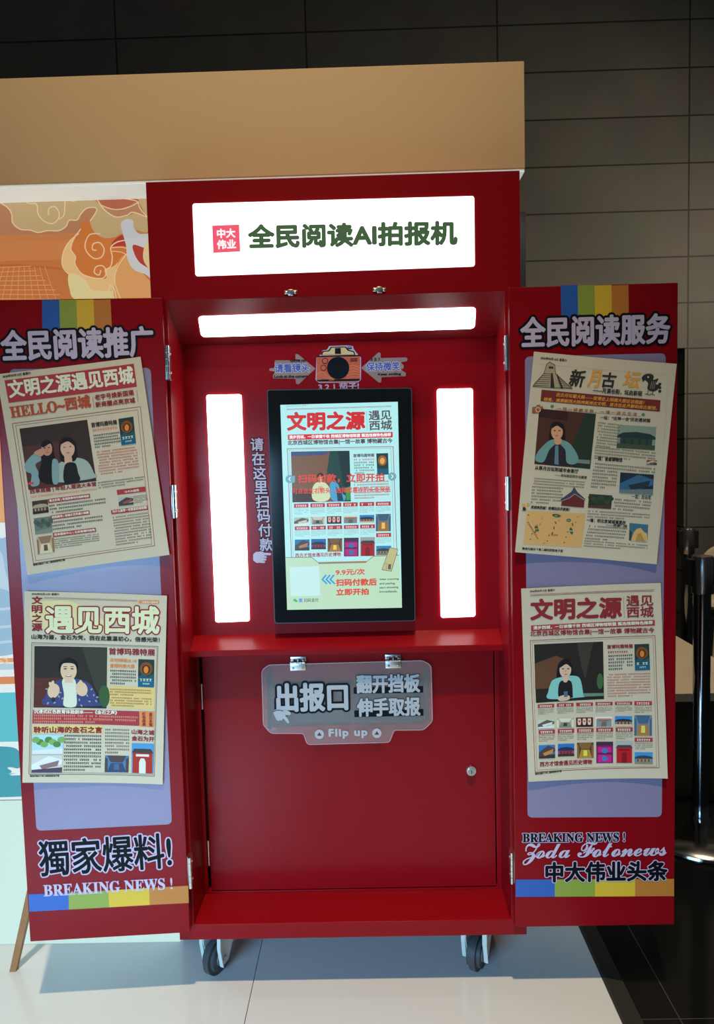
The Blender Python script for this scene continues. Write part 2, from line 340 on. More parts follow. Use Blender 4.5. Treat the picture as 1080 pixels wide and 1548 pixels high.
A.curve(c, [(385, 1215), (405, 1205), (450, 1235), (490, 1285), (560, 1300), (595, 1290), (600, 1265), (625, 1290), (635, 1345)], 5, LN, 7); A.curve(c, [(690, 1095), (640, 1170), (627, 1250), (660, 1345)], 5, LN, 7); A.curve(c, [(612, 1062), (660, 1058), (690, 1065)], 4, LN, 7); A.curve(c, [(612, 1080), (660, 1085), (688, 1100)], 4, LN, 7)
A.curve(c, [(430, 985), (385, 1020), (350, 1075), (338, 1140), (355, 1185), (390, 1215)], 5, LN, 7); c.build('cream_cloud', mural)
c = MB(); fillc(c, [(640, 1005), (700, 990), (760, 1050), (830, 1080), (830, 1200), (760, 1160), (700, 1060), (610, 1050)], DKR, 6)
fillc(c, [(660, 930), (690, 905), (725, 915), (728, 950), (760, 985), (830, 990), (850, 1060), (800, 1065), (730, 1045), (728, 1080), (760, 1140), (830, 1190), (850, 1260), (800, 1210), (730, 1180), (695, 1120), (688, 1050), (670, 985)], WH, 8); fillc(c, [(780, 1110), (795, 1040), (850, 1000), (850, 1200), (800, 1160)], CRM, 9); c.build('white_ribbon', mural)
c = MB()
for i in range(8): A.line(c, [(-40, 1170+i*24), (170+i*26, 1160+i*26)], 4, PCH, 2)
for i in range(-1, 9): A.line(c, [(i*42-30, 1345), (i*28+20, 1165)], 3, PCH, 2)
A.poly(c, [(-60, 1150), (120, 1150), (330, 1170), (345, 1180), (180, 1168), (-60, 1160)], backlit(192, 104, 52), 1); c.build('tiled_roof_pattern', mural)
B = Canvas(mf, 0, 0, 1, 0.)
c = MB(); BL1, BL2 = backlit(158, 192, 214), backlit(196, 216, 230)
B.poly(c, smooth([(-120, 850), (-40, 760), (0, 812), (14, 815), (26, 870), (20, 920), (30, 960), (30, 985), (-120, 985)], True), BL2, 1); B.poly(c, smooth([(-60, 850), (0, 815), (18, 822), (26, 900), (10, 870), (-4, 830)], True), BL1, 2)
B.poly(c, smooth([(-60, 905), (0, 890), (26, 908), (34, 940), (34, 985), (-60, 985)], True), BL1, 2)
for y in (918, 945, 968): B.curve(c, [(-60, y+4), (0, y+3), (40, y-2)], 4, BL2, 4)
c.build('blue_wave', mural)
c = MB(); B.quad(c, [(-900, 1022), (236, 996), (236, 990), (-900, 1014)], backlit(236, 160, 90), 3); B.quad(c, [(-900, 1058), (236, 1028), (236, 1017), (-900, 1046)], backlit(226, 140, 80), 3)
B.quad(c, [(-900, 1034), (236, 1007), (236, 998), (-900, 1024)], backlit(190, 210, 216), 3); B.curve(c, [(0, 998), (8, 1002), (11, 997), (6, 995)], 2, LN, 5); c.build('orange_stripe', mural)
c = MB(); TL, TL2 = backlit(96, 196, 204), backlit(66, 160, 172)
B.quad(c, [(-900, 1142), (236, 1116), (236, 1041), (-900, 1070)], TL, 3); B.poly(c, smooth([(-300, 1200), (-60, 1130), (0, 1128), (28, 1134), (30, 1160), (12, 1160), (-10, 1175), (-300, 1210), (-700, 1224), (-700, 1190)], True), TL2, 5)
B.poly(c, smooth([(-300, 1225), (0, 1172), (20, 1172), (130, 1168), (236, 1160), (236, 1200), (0, 1205), (-300, 1230)], True), TL2, 5); B.line(c, [(-900, 1230), (236, 1204)], 1.2, backlit(110, 130, 130), 6); c.build('teal_hill', mural)
c = MB(); band(c, M0, FZ+.002, backlit(206, 232, 220, .78)); c.build('white_plinth_panel', mural)

# ------------------------------------------------------------------ the booth
booth = thing('photo_booth', 'red newspaper photo booth on casters with two open doors and lit sign', 'photo booth', (0, .2, FZ))
HW, TOP, DEP, PY = .40, 1.701, .42, .12
mb = MB()
mb.box(-HW, -.365, 0.0002, DEP, 0.036, 1.4505, RED, .001); mb.box(.365, HW, 0.0002, DEP, 0.036, 1.4505, RED, .001)
mb.box(-HW, -.365, 0.015, DEP, 1.4505, TOP, RED); mb.box(.365, HW, 0.015, DEP, 1.4505, TOP, RED)
mb.box(-HW, HW, 0, .02, 1.4505, TOP+.0003, RED, .0015); mb.box(-.3655, .3655, .02, DEP, TOP-.02, TOP-.001, RED)
mb.box(-HW, HW, .0, DEP, 0.0, .037, RED, .0015); mb.box(-.3655, .3655, DEP-.015, DEP, .02, TOP-.01, RED)
F0 = Frame((0, 0, 0), (0, 1, 0), (0, 0, 1), (1, 0, 0))
mb.prism(F0, [(.0005, 1.4505), (PY+.012, 1.3655), (PY+.012, 1.4505)], -.3655, .3655, RED)
mb.box(-.3655, .3655, PY, PY+.012, .64, 1.372, RED)
mb.prism(F0, [(PY+.005, .6875), (.070, .660), (.069, .657), (.069, .646), (.071, .6445), (PY+.005, .6445)], -.3655, .3655, RED)
body = mb.build('cabinet_body', booth)
# lower front frame with the door opening
DX0, DX1, DZ0, DZ1 = -.358+.005, .3525, .045, .6415
pf = YF(PY)
dl, dr = pf.pix(307, 1150), pf.pix(750, 1150)
DX0, DX1 = dl[0], dr[0]; DZ0 = pf.pix(540, 1344)[1]; DZ1 = .640
mb = MB(); mb.box(-.3652, DX0, PY, PY+.02, .037, .645, RED, .001); mb.box(DX1, .3652, PY, PY+.02, .037, .645, RED, .001)
mb.box(DX0-.001, DX1+.001, PY, PY+.02, .037, DZ0, RED, .001); mb.box(DX0-.001, DX1+.001, PY, PY+.02, DZ1, .645, RED, .0005)
mb.box(DX0-.01, DX1+.01, PY+.028, PY+.032, DZ0-.005, DZ1+.004, DARK)
mb.build('front_frame', booth)
# lower door with the chute opening
hx0, hz0 = pf.pix(407, 1099); hx1, hz1 = pf.pix(641, 1026)
lx0, lx1, lz0, lz1 = DX0+.008, DX1-.003, DZ0+.003, DZ1-.004
mb = MB(); y0, y1 = PY-.001, PY+.014
mb.box(lx0, hx0, y0, y1, lz0, lz1, RED, .001); mb.box(hx1, lx1, y0, y1, lz0, lz1, RED, .001); mb.box(hx0-.0012, hx1+.0012, y0, y1, lz0, hz0, RED, .001); mb.box(hx0-.0012, hx1+.0012, y0, y1, hz1, lz1, RED, .001)
ldoor = mb.build('lower_door', booth)
mb = MB(); mb.box(hx0-.002, hx1+.002, y1+.001, y1+.012, hz0-.002, hz1+.002, mat('chute_grey', (.055, .06, .062), .35)); mb.build('chute', ldoor, label='dark grey newspaper chute behind the clear flap')
lp = pf.pix(712, 1163); mb = MB(); mb.cyl((lp[0], y0, lp[1]), (lp[0], y0-.012, lp[1]), .0135, METAL, 28, .011, .002); mb.cyl((lp[0], y0-.0115, lp[1]), (lp[0], y0-.0135, lp[1]), .0085, mat('lock_face', (.6, .6, .58), .4, 1), 24); mb.box(lp[0]-.001, lp[0]+.001, y0-.0142, y0-.013, lp[1]-.004, lp[1]+.004, DARK)
mb.build('lock', ldoor, smooth=True, label='round chrome key lock')
for ya, yb, xx in ((1033, 1072, 309), (1270, 1308, 319)):
    a, b = pf.pix(xx, ya), pf.pix(xx, yb); mb = MB()
    for k in range(3): mb.cyl((DX0+.0045, PY-.001, b[1]+(a[1]-b[1])*(k+.02)/3), (DX0+.0045, PY-.001, b[1]+(a[1]-b[1])*(k+.97)/3), .003, METAL, 12)
    mb.build('hinge', ldoor, smooth=True)
# sign
sf = YF(0); Q = lambda fr, pts, w=0.: [fr.pix(*p, w) for p in pts]
mb = MB(); mb.prism(sf, rpoly(Q(sf, [(291.5, 308.5), (717, 297), (718, 403), (296, 418)]), .006), .0005, .003, SIGNW)
sign = mb.build('sign_panel', booth, label='white lit sign panel with green lettering')
C = Canvas(sf, 220, 260, 1.862, .0032)
GRN = mat('sign_green_film', (.02, .06, .02), .4, emis=.7, ecol=lin((62, 92, 62))); PNK = mat('sign_pink_film', (.4, .05, .08), .4, emis=.85, ecol=lin((232, 84, 110)))
mb = MB(); C.text(mb, '全民阅读AI拍报机', 292, 214, 876, 203, 62, GRN, 3.2); mb.build('sign_lettering', sign, solid=False)
mb = MB(); C.quad(mb, [(191, 228), (267, 224), (264, 148), (188, 151)], PNK, 1); mb2 = glow(255, 246, 246, 1.0)
C.text(mb, '中大', 203, 186, 253, 184, 24, mb2, 1.2); C.text(mb, '伟业', 203, 217, 255, 215, 24, mb2, 1.2); mb.build('sign_emblem', sign, solid=False, label='pink square emblem')
# light panels
sn = V3((0, -(1.4505-1.3655), -(PY+.0115))).normalized(); so = Frame((0, .0005, 1.4505), (1, 0, 0), V3((0, -(PY+.0115), .085)), sn)
def panel(fr, pts, r, th, m, name, parent, label=None):
    mb = MB(); mb.prism(fr, rpoly(Q(fr, pts, th), r), .0003, th, m); return mb.build(name, parent, label=label)
panel(so, [(299.5, 479), (720, 465), (718, 497), (304.5, 510)], .012, .002, WHITELED, 'light_panel', booth, 'horizontal lit panel over the screen')
panel(pf, [(312, 597), (365, 596), (377.5, 939), (326, 941)], .006, .004, WHITELED, 'light_panel', booth, 'upright lit panel left of the screen')
panel(pf, [(661, 588), (715, 587), (719, 932), (667, 934)], .006, .004, WHITELED, 'light_panel', booth, 'upright lit panel right of the screen')
# latches under the sign
for x, y in ((440, 442), (574, 438)):
    p = sf.pix(x, y); mb = MB(); mb.box(p[0]-.014, p[0]+.014, -.002, .0, p[1]-.004, p[1]+.004, METAL, .0008); mb.box(p[0]-.0055, p[0]+.0055, -.009, -.001, p[1]-.008, p[1]+.005, METAL, .0015)
    for s in (-1, 1): mb.sphere((p[0]+s*.0095, -.0028, p[1]-.001), .0036, METAL, sy=.6)
    mb.build('latch', booth, smooth=True)
# monitor
my = .088; mo = YF(my)
mb = MB(); bz = rpoly(Q(mo, [(403.5, 589), (623, 586), (628.5, 939), (415, 943)]), .007)
mb.prism(mo, bz, -.031, -.001, mat('grey_monitor_shell', (.06, .065, .07), .4)); bz2 = rpoly(Q(mo, [(405, 590.5), (621.5, 587.5), (627, 937.5), (416.3, 941.5)]), .006)
mb.prism(mo, bz2, -.001, .0005, BLACKP); monitor = mb.build('monitor', booth, label='black framed upright touch screen showing a newspaper page')
C = Canvas(mo, 380, 500, 3.364, .0007)
SCR = glow(178, 236, 238); SR, SDR, STX, SGR = glow(206, 32, 34), glow(170, 52, 62), glow(84, 74, 80), glow(120, 150, 152)
mb = MB(); C.quad(mb, [(183, 1419), (767, 1408), (746, 361), (148, 377)], SCR, 0); mb.build('screen', monitor, solid=False)
mb = MB(); C.text(mb, '文明之源', 186, 506, 577, 500, 88, SR, 4.5); mb.build('masthead', monitor, solid=False, label='bold red headline')
mb = MB(); C.text(mb, '遇见\n西城', 601, 506, 716, 502, 97, STX, 1.2); C.line(mb, [(587, 408), (590, 506)], 1.5, SGR); C.line(mb, [(180, 402), (714, 386)], 2, SGR); C.line(mb, [(180, 398), (714, 382)], 1.5, SDR); C.text(mb, '2026年05月16日 星期六', 178, 388, 290, 383, 8, SGR); mb.build('side_title', monitor, solid=False)
mb = MB(); C.bar(mb, 187, 556, 720, 542, 27, SR, 1); C.text(mb, '漫步西城，一日读懂千秋 西城区博物馆联盟 甄选馆展特色推荐', 194, 550, 711, 537, 17, glow(250, 240, 240), .8); mb.build('red_banner', monitor, solid=False)
mb = MB(); C.text(mb, '北京西城区博物馆合集|一馆一故事 博物藏古今', 186, 585, 718, 574, 27, STX, .9); mb.build('subtitle', monitor, solid=False)
mb = MB(); C.line(mb, [(184, 600), (722, 589), (742, 1150)], 3, SDR); C.line(mb, [(184, 600), (205, 1152)], 3, SDR); C.line(mb, [(194, 607), (711, 597), (728, 1150)], 1.5, SGR); C.line(mb, [(194, 607), (214, 1152)], 1.5, SGR); mb.build('page_border', monitor, solid=False)
def seated(C, mb):
    g = glow
    C.quad(mb, [(210, 873), (507, 868), (500, 610), (202, 615)], g(118, 84, 54), 1)
    C.poly(mb, [(202, 615), (400, 611), (376, 632), (203, 638)], g(64, 78, 120), 2); C.poly(mb, [(400, 611), (500, 610), (507, 868), (450, 868), (430, 800), (384, 730)], g(28, 62, 56), 2)
    C.poly(mb, [(440, 611), (500, 610), (506, 800), (470, 790)], g(20, 44, 42), 3); C.poly(mb, [(210, 873), (208, 806), (340, 815), (340, 870)], g(66, 44, 30), 2)
    C.ell(mb, 352, 742, 17, 19, g(28, 24, 22), 4); C.ell(mb, 352, 752, 12, 15, g(210, 160, 128), 5)
    C.poly(mb, smooth([(350, 768), (375, 772), (398, 800), (402, 845), (380, 866), (335, 868), (310, 850), (312, 800), (328, 775)], True), g(206, 222, 178), 4)
    C.ell(mb, 352, 800, 13, 11, g(216, 172, 140), 6); C.ell(mb, 348, 770, 9, 3, g(216, 172, 140), 5)
    C.poly(mb, smooth([(405, 770), (440, 778), (455, 820), (480, 840), (470, 866), (420, 866), (400, 830)], True), g(78, 160, 200), 4); C.ell(mb, 425, 750, 12, 14, g(30, 26, 26), 5); C.poly(mb, [(430, 790), (462, 830), (470, 866), (440, 866)], g(30, 60, 80), 6)
    C.poly(mb, [(210, 740), (222, 735), (222, 770), (208, 775)], g(110, 170, 200), 3); C.poly(mb, [(480, 800), (505, 790), (506, 860), (484, 862)], g(60, 150, 70), 4)
mb = MB(); seated(C, mb); mb.build('page_photo', monitor, solid=False, label='photo of a seated person in a pale shirt')
mb = MB(); C.text(mb, '首博玛雅特展', 520, 644, 626, 641, 17, STX, .6); C.para(mb, (522, 653), (628, 650), (523, 666), 1, SR, last=1); C.para(mb, (522, 668), (625, 665), (526, 735), 5, STX); C.para(mb, (522, 768), (700, 762), (526, 862), 7, SDR, .5); mb.build('page_article', monitor, solid=False)
mb = MB(); C.quad(mb, [(642, 733), (700, 731), (696, 622), (636, 624)], glow(30, 60, 58), 1); C.ell(mb, 667, 660, 22, 26, glow(150, 96, 40), 2); C.ell(mb, 667, 662, 12, 16, glow(226, 170, 84), 3); C.quad(mb, [(641, 733), (700, 731), (698, 700), (640, 702)], glow(20, 88, 116), 2); mb.build('page_poster', monitor, solid=False)
def thumb(C, mb, q, pal, kind, ink):
    f = lambda u, v: (q[0]+(q[2]-q[0])*u+q[4]*v, q[1]+(q[3]-q[1])*v+q[5]*u)
    P = lambda pts, c, l=3: C.poly(mb, [f(*t) for t in pts], ink(*c), l)
    C.quad(mb, [f(0, 1), f(1, 1), f(1, 0), f(0, 0)], ink(*pal[0]), 2)
    if kind == 'roof':
        P([(0, .45), (.15, .32), (.5, .26), (.85, .32), (1, .45), (1, .55), (0, .55)], pal[1]); P([(.08, .55), (.92, .55), (.92, .82), (.08, .82)], pal[2]); P([(0, .8), (1, .8), (1, 1), (0, 1)], pal[3])
        for i in range(4): P([(.15+i*.2, .58), (.22+i*.2, .58), (.22+i*.2, .8), (.15+i*.2, .8)], pal[1], 4)
    elif kind == 'gate':
        P([(.05, .3), (.95, .3), (.95, 1), (.05, 1)], pal[1]); P([(0, .32), (.12, .18), (.88, .18), (1, .32)], pal[2]); P([(.35, 1), (.35, .62), (.42, .5), (.58, .5), (.65, .62), (.65, 1)], pal[3], 4); P([(.2, .36), (.8, .36), (.8, .44), (.2, .44)], pal[3], 4)
    elif kind == 'diag':
        P([(0, .55), (.55, .05), (1, .25), (1, .5), (.3, .95), (0, 1)], pal[1]); P([(.25, .6), (.9, .3), (.85, .62), (.35, .82)], pal[2], 4); P([(0, .85), (1, .7), (1, 1), (0, 1)], pal[3], 4)
    elif kind == 'three':
        for i in range(3): P([(.1+i*.3, .1), (.28+i*.3, .1), (.3+i*.3, .5), (.26+i*.3, .8), (.12+i*.3, .8), (.08+i*.3, .5)], pal[1]); P([(.14+i*.3, .3), (.24+i*.3, .3), (.24+i*.3, .5), (.14+i*.3, .5)], pal[2], 4)
        P([(0, .85), (1, .85), (1, 1), (0, 1)], pal[3])
    elif kind == 'hall':
        P([(.1, 0), (.9, 0), (.75, .4), (.25, .4)], pal[1]); P([(.25, .45), (.75, .45), (.9, 1), (.1, 1)], pal[2]); P([(.4, .5), (.6, .5), (.62, .85), (.38, .85)], pal[3], 4); P([(0, .1), (.12, .2), (.12, 1), (0, 1)], pal[1]); P([(.88, .2), (1, .1), (1, 1), (.88, 1)], pal[1])
    elif kind == 'stripe':
        P([(0, 0), (1, 0), (1, .18), (0, .18)], pal[1]); P([(.1, .25), (.9, .25), (.9, .5), (.1, .5)], pal[2]); P([(.1, .55), (.9, .55), (.9, .95), (.1, .95)], pal[2]); C.ell(mb, *f(.5, .42), abs(q[2]-q[0])*.17, abs(q[3]-q[1])*.12, ink(*pal[3]), 4); C.ell(mb, *f(.5, .78), abs(q[2]-q[0])*.17, abs(q[3]-q[1])*.12, ink(*pal[3]), 4); P([(.05, .54), (.95, .54), (.95, .6), (.05, .6)], pal[1], 4)
    elif kind == 'tree':
        for i in range(7): C.ell(mb, *f(.1+.14*i, .25+.12*((i*7) % 3)), abs(q[2]-q[0])*.13, abs(q[3]-q[1])*.16, ink(*pal[1+i % 2]), 3)
        P([(0, .8), (1, .7), (1, 1), (0, 1)], pal[3])
    elif kind == 'rock':
        P([(.1, 1), (.25, .5), (.4, .3), (.6, .22), (.8, .45), (.95, .5), (1, 1)], pal[1]); P([(.35, 1), (.45, .6), (.62, .5), (.75, .8), (.9, 1)], pal[2], 4); P([(0, .4), (.15, .5), (.12, 1), (0, 1)], pal[3])
SKY, WOOD, RDD, GRY = (40, 110, 170), (110, 50, 40), (150, 34, 40), (150, 150, 140)
PALS = [((170, 190, 170), (90, 80, 76), (190, 200, 190), (220, 226, 210), 'diag'), ((150, 156, 140), (196, 196, 180), (120, 124, 108), (60, 54, 48), 'hall'), ((74, 26, 30), (214, 176, 160), (160, 80, 70), (40, 16, 18), 'three'),
        ((206, 214, 210), (120, 130, 130), (180, 110, 70), (96, 96, 80), 'gate'), ((44, 122, 190), (40, 44, 56), (150, 110, 76), (190, 170, 140), 'roof'), ((96, 120, 136), (60, 90, 120), (150, 110, 60), (236, 190, 100), 'hall'),
        ((40, 110, 170), (70, 60, 60), (170, 120, 76), (60, 44, 40), 'diag'), ((40, 100, 170), (30, 44, 80), (150, 40, 40), (60, 40, 36), 'roof'), ((80, 56, 44), (120, 86, 50), (160, 120, 50), (240, 200, 70), 'hall'),
        ((110, 26, 96), (60, 40, 60), (176, 30, 120), (50, 110, 170), 'stripe'), ((150, 160, 160), (160, 24, 34), (60, 60, 66), (120, 16, 24), 'gate'), ((50, 130, 190), (50, 60, 76), (140, 120, 90), (120, 120, 90), 'roof')]
def museum_grid(C, parent, X, Yb, rows, ink, redi, txt, wht, name_prefix='museum'):
    for k, (x0, x1, hd, pr, im) in enumerate(rows):
        mb = MB(); C.bar(mb, x0, hd[1], x1, hd[1]-2, hd[1]-hd[0], redi, 2); C.para(mb, (x0+(x1-x0)*.12, hd[0]+(hd[1]-hd[0])*.28), (x1-(x1-x0)*.12, hd[0]+(hd[1]-hd[0])*.25), (x0+(x1-x0)*.12, hd[1]-(hd[1]-hd[0])*.2), 1, wht, .95, .8, 3, 1)
        C.para(mb, (x0, pr[0]), (x1, pr[0]-1), (x0+1, pr[1]), 4, txt, .42)
        thumb(C, mb, (x0, im[0], x1, im[1], 0, -1), PALS[k][:4], PALS[k][4], ink); mb.build(name_prefix+'_entry', parent, solid=False)
rows_s = [(218+83.4*i, 292+83.4*i, (880-i*2, 901-i*2), (906-i*2, 938-i*2), (950-i*3.2, 988-i*3)) for i in range(5)] + [(634, 710, (870, 891), (897, 925), (932, 1020))] + \
         [(222+83.2*i, 297+83.2*i, (995-i*2.2, 1015-i*2.2), (1020-i*2.4, 1050-i*2.4), (1062-i*3, (1118, 1112, 1124, 1148, 1146)[i])) for i in range(5)] + [(636, 712, (1029, 1050), (1056, 1084), (1094, 1142))]
museum_grid(C, monitor, 0, 0, rows_s, glow, SDR, SGR, glow(240, 220, 220))
mb = MB(); C.text(mb, '西方才馆舍遇见历史博物', 225, 1152, 456, 1146, 20, SDR, .6); mb.build('page_footer', monitor, solid=False)
mb = MB(); C.poly(mb, [(176, 1153), (308, 1152), (345, 1180), (585, 1174), (622, 1146), (752, 1141), (767, 1408), (183, 1419)], glow(186, 222, 190), 6); C.line(mb, [(176, 1153), (308, 1152), (345, 1181), (585, 1175), (622, 1146), (752, 1141)], 2.5, glow(90, 96, 86), 7); C.poly(mb, [(338, 1176), (345, 1186), (585, 1180), (592, 1170)], glow(150, 130, 96), 7); mb.build('envelope_graphic', monitor, solid=False)
mb = MB(); C.quad(mb, [(203, 1350), (352, 1346), (346, 1197), (195, 1202)], glow(196, 236, 232), 8); mb.build('white_code_card', monitor, solid=False, label='white square card at the foot of the screen')
mb = MB(); OR = glow(214, 76, 52)
C.text(mb, '9.9元/次', 431, 1243, 578, 1239, 30, OR, 1.2, l=8); C.text(mb, '扫码付款后', 433, 1297, 638, 1293, 34, OR, 1.8, l=8); C.text(mb, '立即开拍', 434, 1345, 597, 1341, 32, OR, 1.8, l=8); mb.build('price_text', monitor, solid=False, label='red price text')
mb = MB(); STG = glow(70, 100, 92)
for i, t in enumerate(('After scanning', 'and paying,', 'start shooting', 'immediately.')): C.text(mb, t, 653, (1270, 1292, 1313, 1334)[i], (750, 732, 748, 744)[i], (1267, 1290, 1310, 1332)[i], (11, 12, 12, 13)[i], STG, .5, l=8)
mb.build('scan_note', monitor, solid=False); mb = MB(); C.text(mb, '扫码支付', 269, 1380, 343, 1378, 19, STG, .3, l=8); mb.build('pay_note', monitor, solid=False)
mb = MB()
for i in range(3): C.line(mb, [(380+i*20, 1243), (362+i*20, 1264), (384+i*20, 1285)], 8, glow(38, 160, 226), 8)
mb.build('blue_chevron', monitor, solid=False)
mb = MB(); C.ell(mb, 222, 1369, 8, 6, glow(50, 190, 80), 8); C.ell(mb, 230, 1374, 7, 5, glow(50, 190, 80), 8); C.text(mb, '支', 243, 1380, 262, 1379, 19, glow(40, 140, 226), 1, l=8); mb.build('pay_icon', monitor, solid=False)
mb = MB(); TG = glow(190, 186, 132)
C.poly(mb, rpoly([(663, 1216), (714, 1224), (748, 1110), (704, 1100)], 5), glow(96, 100, 76), 8); C.poly(mb, rpoly([(666, 1213), (712, 1221), (745, 1112), (706, 1103)], 5), TG, 9); C.quad(mb, [(696, 1212), (710, 1213), (712, 1186), (697, 1186)], glow(90, 90, 84), 10); C.line(mb, [(672, 1190), (690, 1180), (688, 1212)], 2, glow(140, 132, 90), 10); mb.build('ticket_graphic', monitor, solid=False)
mb = MB(); OV = glow(216, 70, 54)
C.text(mb, '扫码付款，立即开拍', 240, 774, 676, 766, 42, OV, 1.4, l=12); C.text(mb, '可点击左右箭头，选择您喜欢的头条报纸', 212, 830, 708, 820, 28, OV, .7, l=12); mb.build('overlay_text', monitor, solid=False)
for x, y, s in ((196, 754, -1), (717, 741, 1)):
    mb = MB(); C.ell(mb, x, y, 21, 21, glow(110, 170, 178), 10); C.line(mb, [(x-s*4, y-9), (x+s*5, y), (x-s*4, y+9)], 4, glow(230, 250, 250), 11); mb.build('arrow_button', monitor, solid=False)
# stickers above and beside the screen
D = Canvas(pf, 380, 420, 4.154, .0004); AR = vinyl('arrow_beige', (150, 128, 124)); OUTL = vinyl('lilac_outline', (186, 176, 206)); DB = vinyl('deep_blue_text', (74, 92, 170)); CREAM = vinyl('cream', (214, 190, 130)); ORB = vinyl('camera_orange', (196, 96, 66))
mb = MB(); D.poly(mb, rpoly([(404, 570), (292, 478), (278, 480), (278, 518), (150, 518), (146, 530), (148, 566), (114, 568), (114, 584), (150, 588), (136, 614), (136, 632), (278, 634), (282, 666), (298, 668)], 5), AR, 0)
D.text(mb, '请看镜头', 150, 596, 366, 592, 54, DB, 1.6, (VWHT, 4), l=3); D.text(mb, 'come on', 246, 527, 344, 526, 13, VBLK, .9); D.text(mb, 'Look at the camera', 146, 628, 356, 625, 16, VBLK, .9); mb.build('arrow_sticker', booth, solid=False, label='arrow sticker pointing right at the camera')
mb = MB(); D.poly(mb, rpoly([(690, 566), (800, 468), (812, 472), (814, 504), (974, 500), (982, 510), (978, 524), (938, 530), (958, 550), (956, 570), (940, 576), (972, 598), (970, 618), (818, 624), (816, 656), (802, 658)], 5), AR, 0)
D.text(mb, '保持微笑', 724, 586, 934, 582, 54, DB, 1.6, (VWHT, 4), l=3); D.text(mb, '3 2 1', 750, 520, 806, 518, 16, VBLK, .9); D.text(mb, 'Keep smiling', 798, 616, 940, 613, 17, VBLK, .9); mb.build('arrow_sticker', booth, solid=False, label='arrow sticker pointing left at the camera')
mb = MB(); D.poly(mb, rpoly([(404, 640), (410, 500), (440, 480), (446, 456), (476, 452), (490, 428), (600, 424), (640, 428), (642, 444), (660, 470), (672, 484), (690, 500), (690, 640), (670, 658), (424, 660)], 8), OUTL, 0)
D.poly(mb, rpoly([(438, 486), (446, 460), (484, 456), (500, 434), (596, 432), (612, 452), (648, 462), (656, 484)], 5), VBLK, 1); D.poly(mb, rpoly([(446, 484), (454, 466), (490, 462), (506, 440), (590, 438), (606, 458), (642, 468), (648, 482)], 4), CREAM, 2)
D.quad(mb, [(526, 478), (564, 478), (562, 440), (526, 442)], VBLK, 3); D.quad(mb, [(606, 448), (632, 448), (632, 432), (606, 432)], VBLK, 3); D.quad(mb, [(609, 440), (629, 440), (629, 436), (609, 436)], OUTL, 4)
D.poly(mb, rpoly([(412, 490), (684, 484), (684, 636), (668, 652), (424, 654), (412, 640)], 8), ORB, 2); D.quad(mb, [(412, 498), (684, 492), (684, 484), (412, 490)], VBLK, 3); D.quad(mb, [(416, 650), (680, 646), (684, 634), (412, 640)], VBLK, 3)
ORL = vinyl('camera_grain', (222, 140, 96))
for k in range(5): D.curve(mb, [(418, 600+k*10), (450, 592+k*12), (490, 620+k*6), (520, 640)], 3, ORL, 3); D.curve(mb, [(600, 560+k*18), (640, 550+k*18), (680, 566+k*14)], 3, ORL, 3)
D.ell(mb, 546, 566, 70, 70, VBLK, 4); D.ell(mb, 546, 566, 58, 58, vinyl('lens_dark', (18, 30, 42), .15), 5); D.ell(mb, 546, 566, 30, 30, VBLK, 6)
for y, x in ((522, 464), (566, 454)): D.ell(mb, x, y, 19, 19, VBLK, 4); D.ell(mb, x, y, 15, 15, ORB, 5)
for y in (508, 520): D.quad(mb, [(622, y+5), (668, y+3), (668, y-2), (622, y)], VBLK, 4)
mb.build('camera_sticker', booth, solid=False, label='sticker of an orange camera above the screen')
mb = MB(); D.text(mb, '3 2 1 茄子!', 424, 706, 676, 698, 40, OUTL, 1.5); mb.build('countdown_text', booth, solid=False)
mb = MB(); E_ = Canvas(pf, 0, 0, 1, .0004)
for i, ch in enumerate('请在这里扫码付款'):
    x = 379.5+i*2.0; y = 681.5+i*21.6; E_.text(mb, ch, x, y, x+19, y-.3, 19, LAVT, .45, (VBLK, 1.6), l=3)
mb.build('pay_here_text', booth, solid=False, label='upright lilac lettering beside the screen')
mb = MB(); E_.poly(mb, [(383, 838), (387, 834.5), (393, 834), (397, 831.5), (399.5, 833), (398, 835.5), (409, 836), (410.5, 837.7), (409, 839.4), (400, 839.4), (397.5, 850.5), (388, 851), (383, 847)], LAVT, 1, .8)
for y, xe in ((840.5, 403.5), (844.3, 403), (848, 401)): E_.poly(mb, rpoly([(394, y), (xe, y), (xe, y+3.1), (394, y+3.1)], 1.4), LAVT, 2)
mb.build('pointing_hand', booth, solid=False)
# flap
fy = .106; ff = YF(fy); G = Canvas(ff, 395, 985, 4.154, .0026)
AC = bpy.data.materials.new('clear_acrylic'); AC.use_nodes = True; nt = AC.node_tree; nt.nodes.clear()
o_ = nt.nodes.new('ShaderNodeOutputMaterial'); tr = nt.nodes.new('ShaderNodeBsdfTransparent'); gl = nt.nodes.new('ShaderNodeBsdfGlossy'); df = nt.nodes.new('ShaderNodeBsdfDiffuse'); m1 = nt.nodes.new('ShaderNodeMixShader'); m2 = nt.nodes.new('ShaderNodeMixShader')
gl.inputs['Roughness'].default_value = .12; df.inputs[0].default_value = (.75, .72, .74, 1); m1.inputs[0].default_value = .06; m2.inputs[0].default_value = .085
nt.links.new(tr.outputs[0], m1.inputs[1]); nt.links.new(gl.outputs[0], m1.inputs[2]); nt.links.new(m1.outputs[0], m2.inputs[1]); nt.links.new(df.outputs[0], m2.inputs[2]); nt.links.new(m2.outputs[0], o_.inputs[0])
ACE = mat('acrylic_edge', (.5, .36, .38), .3)
op = rpoly([(4, 116), (50, 84), (1010, 57), (1068, 84), (1076, 440), (1020, 492), (836, 494), (806, 570), (290, 584), (266, 514), (60, 514), (14, 460)], [50, 44, 44, 50, 52, 46, 20, 30, 30, 20, 46, 44], 6)
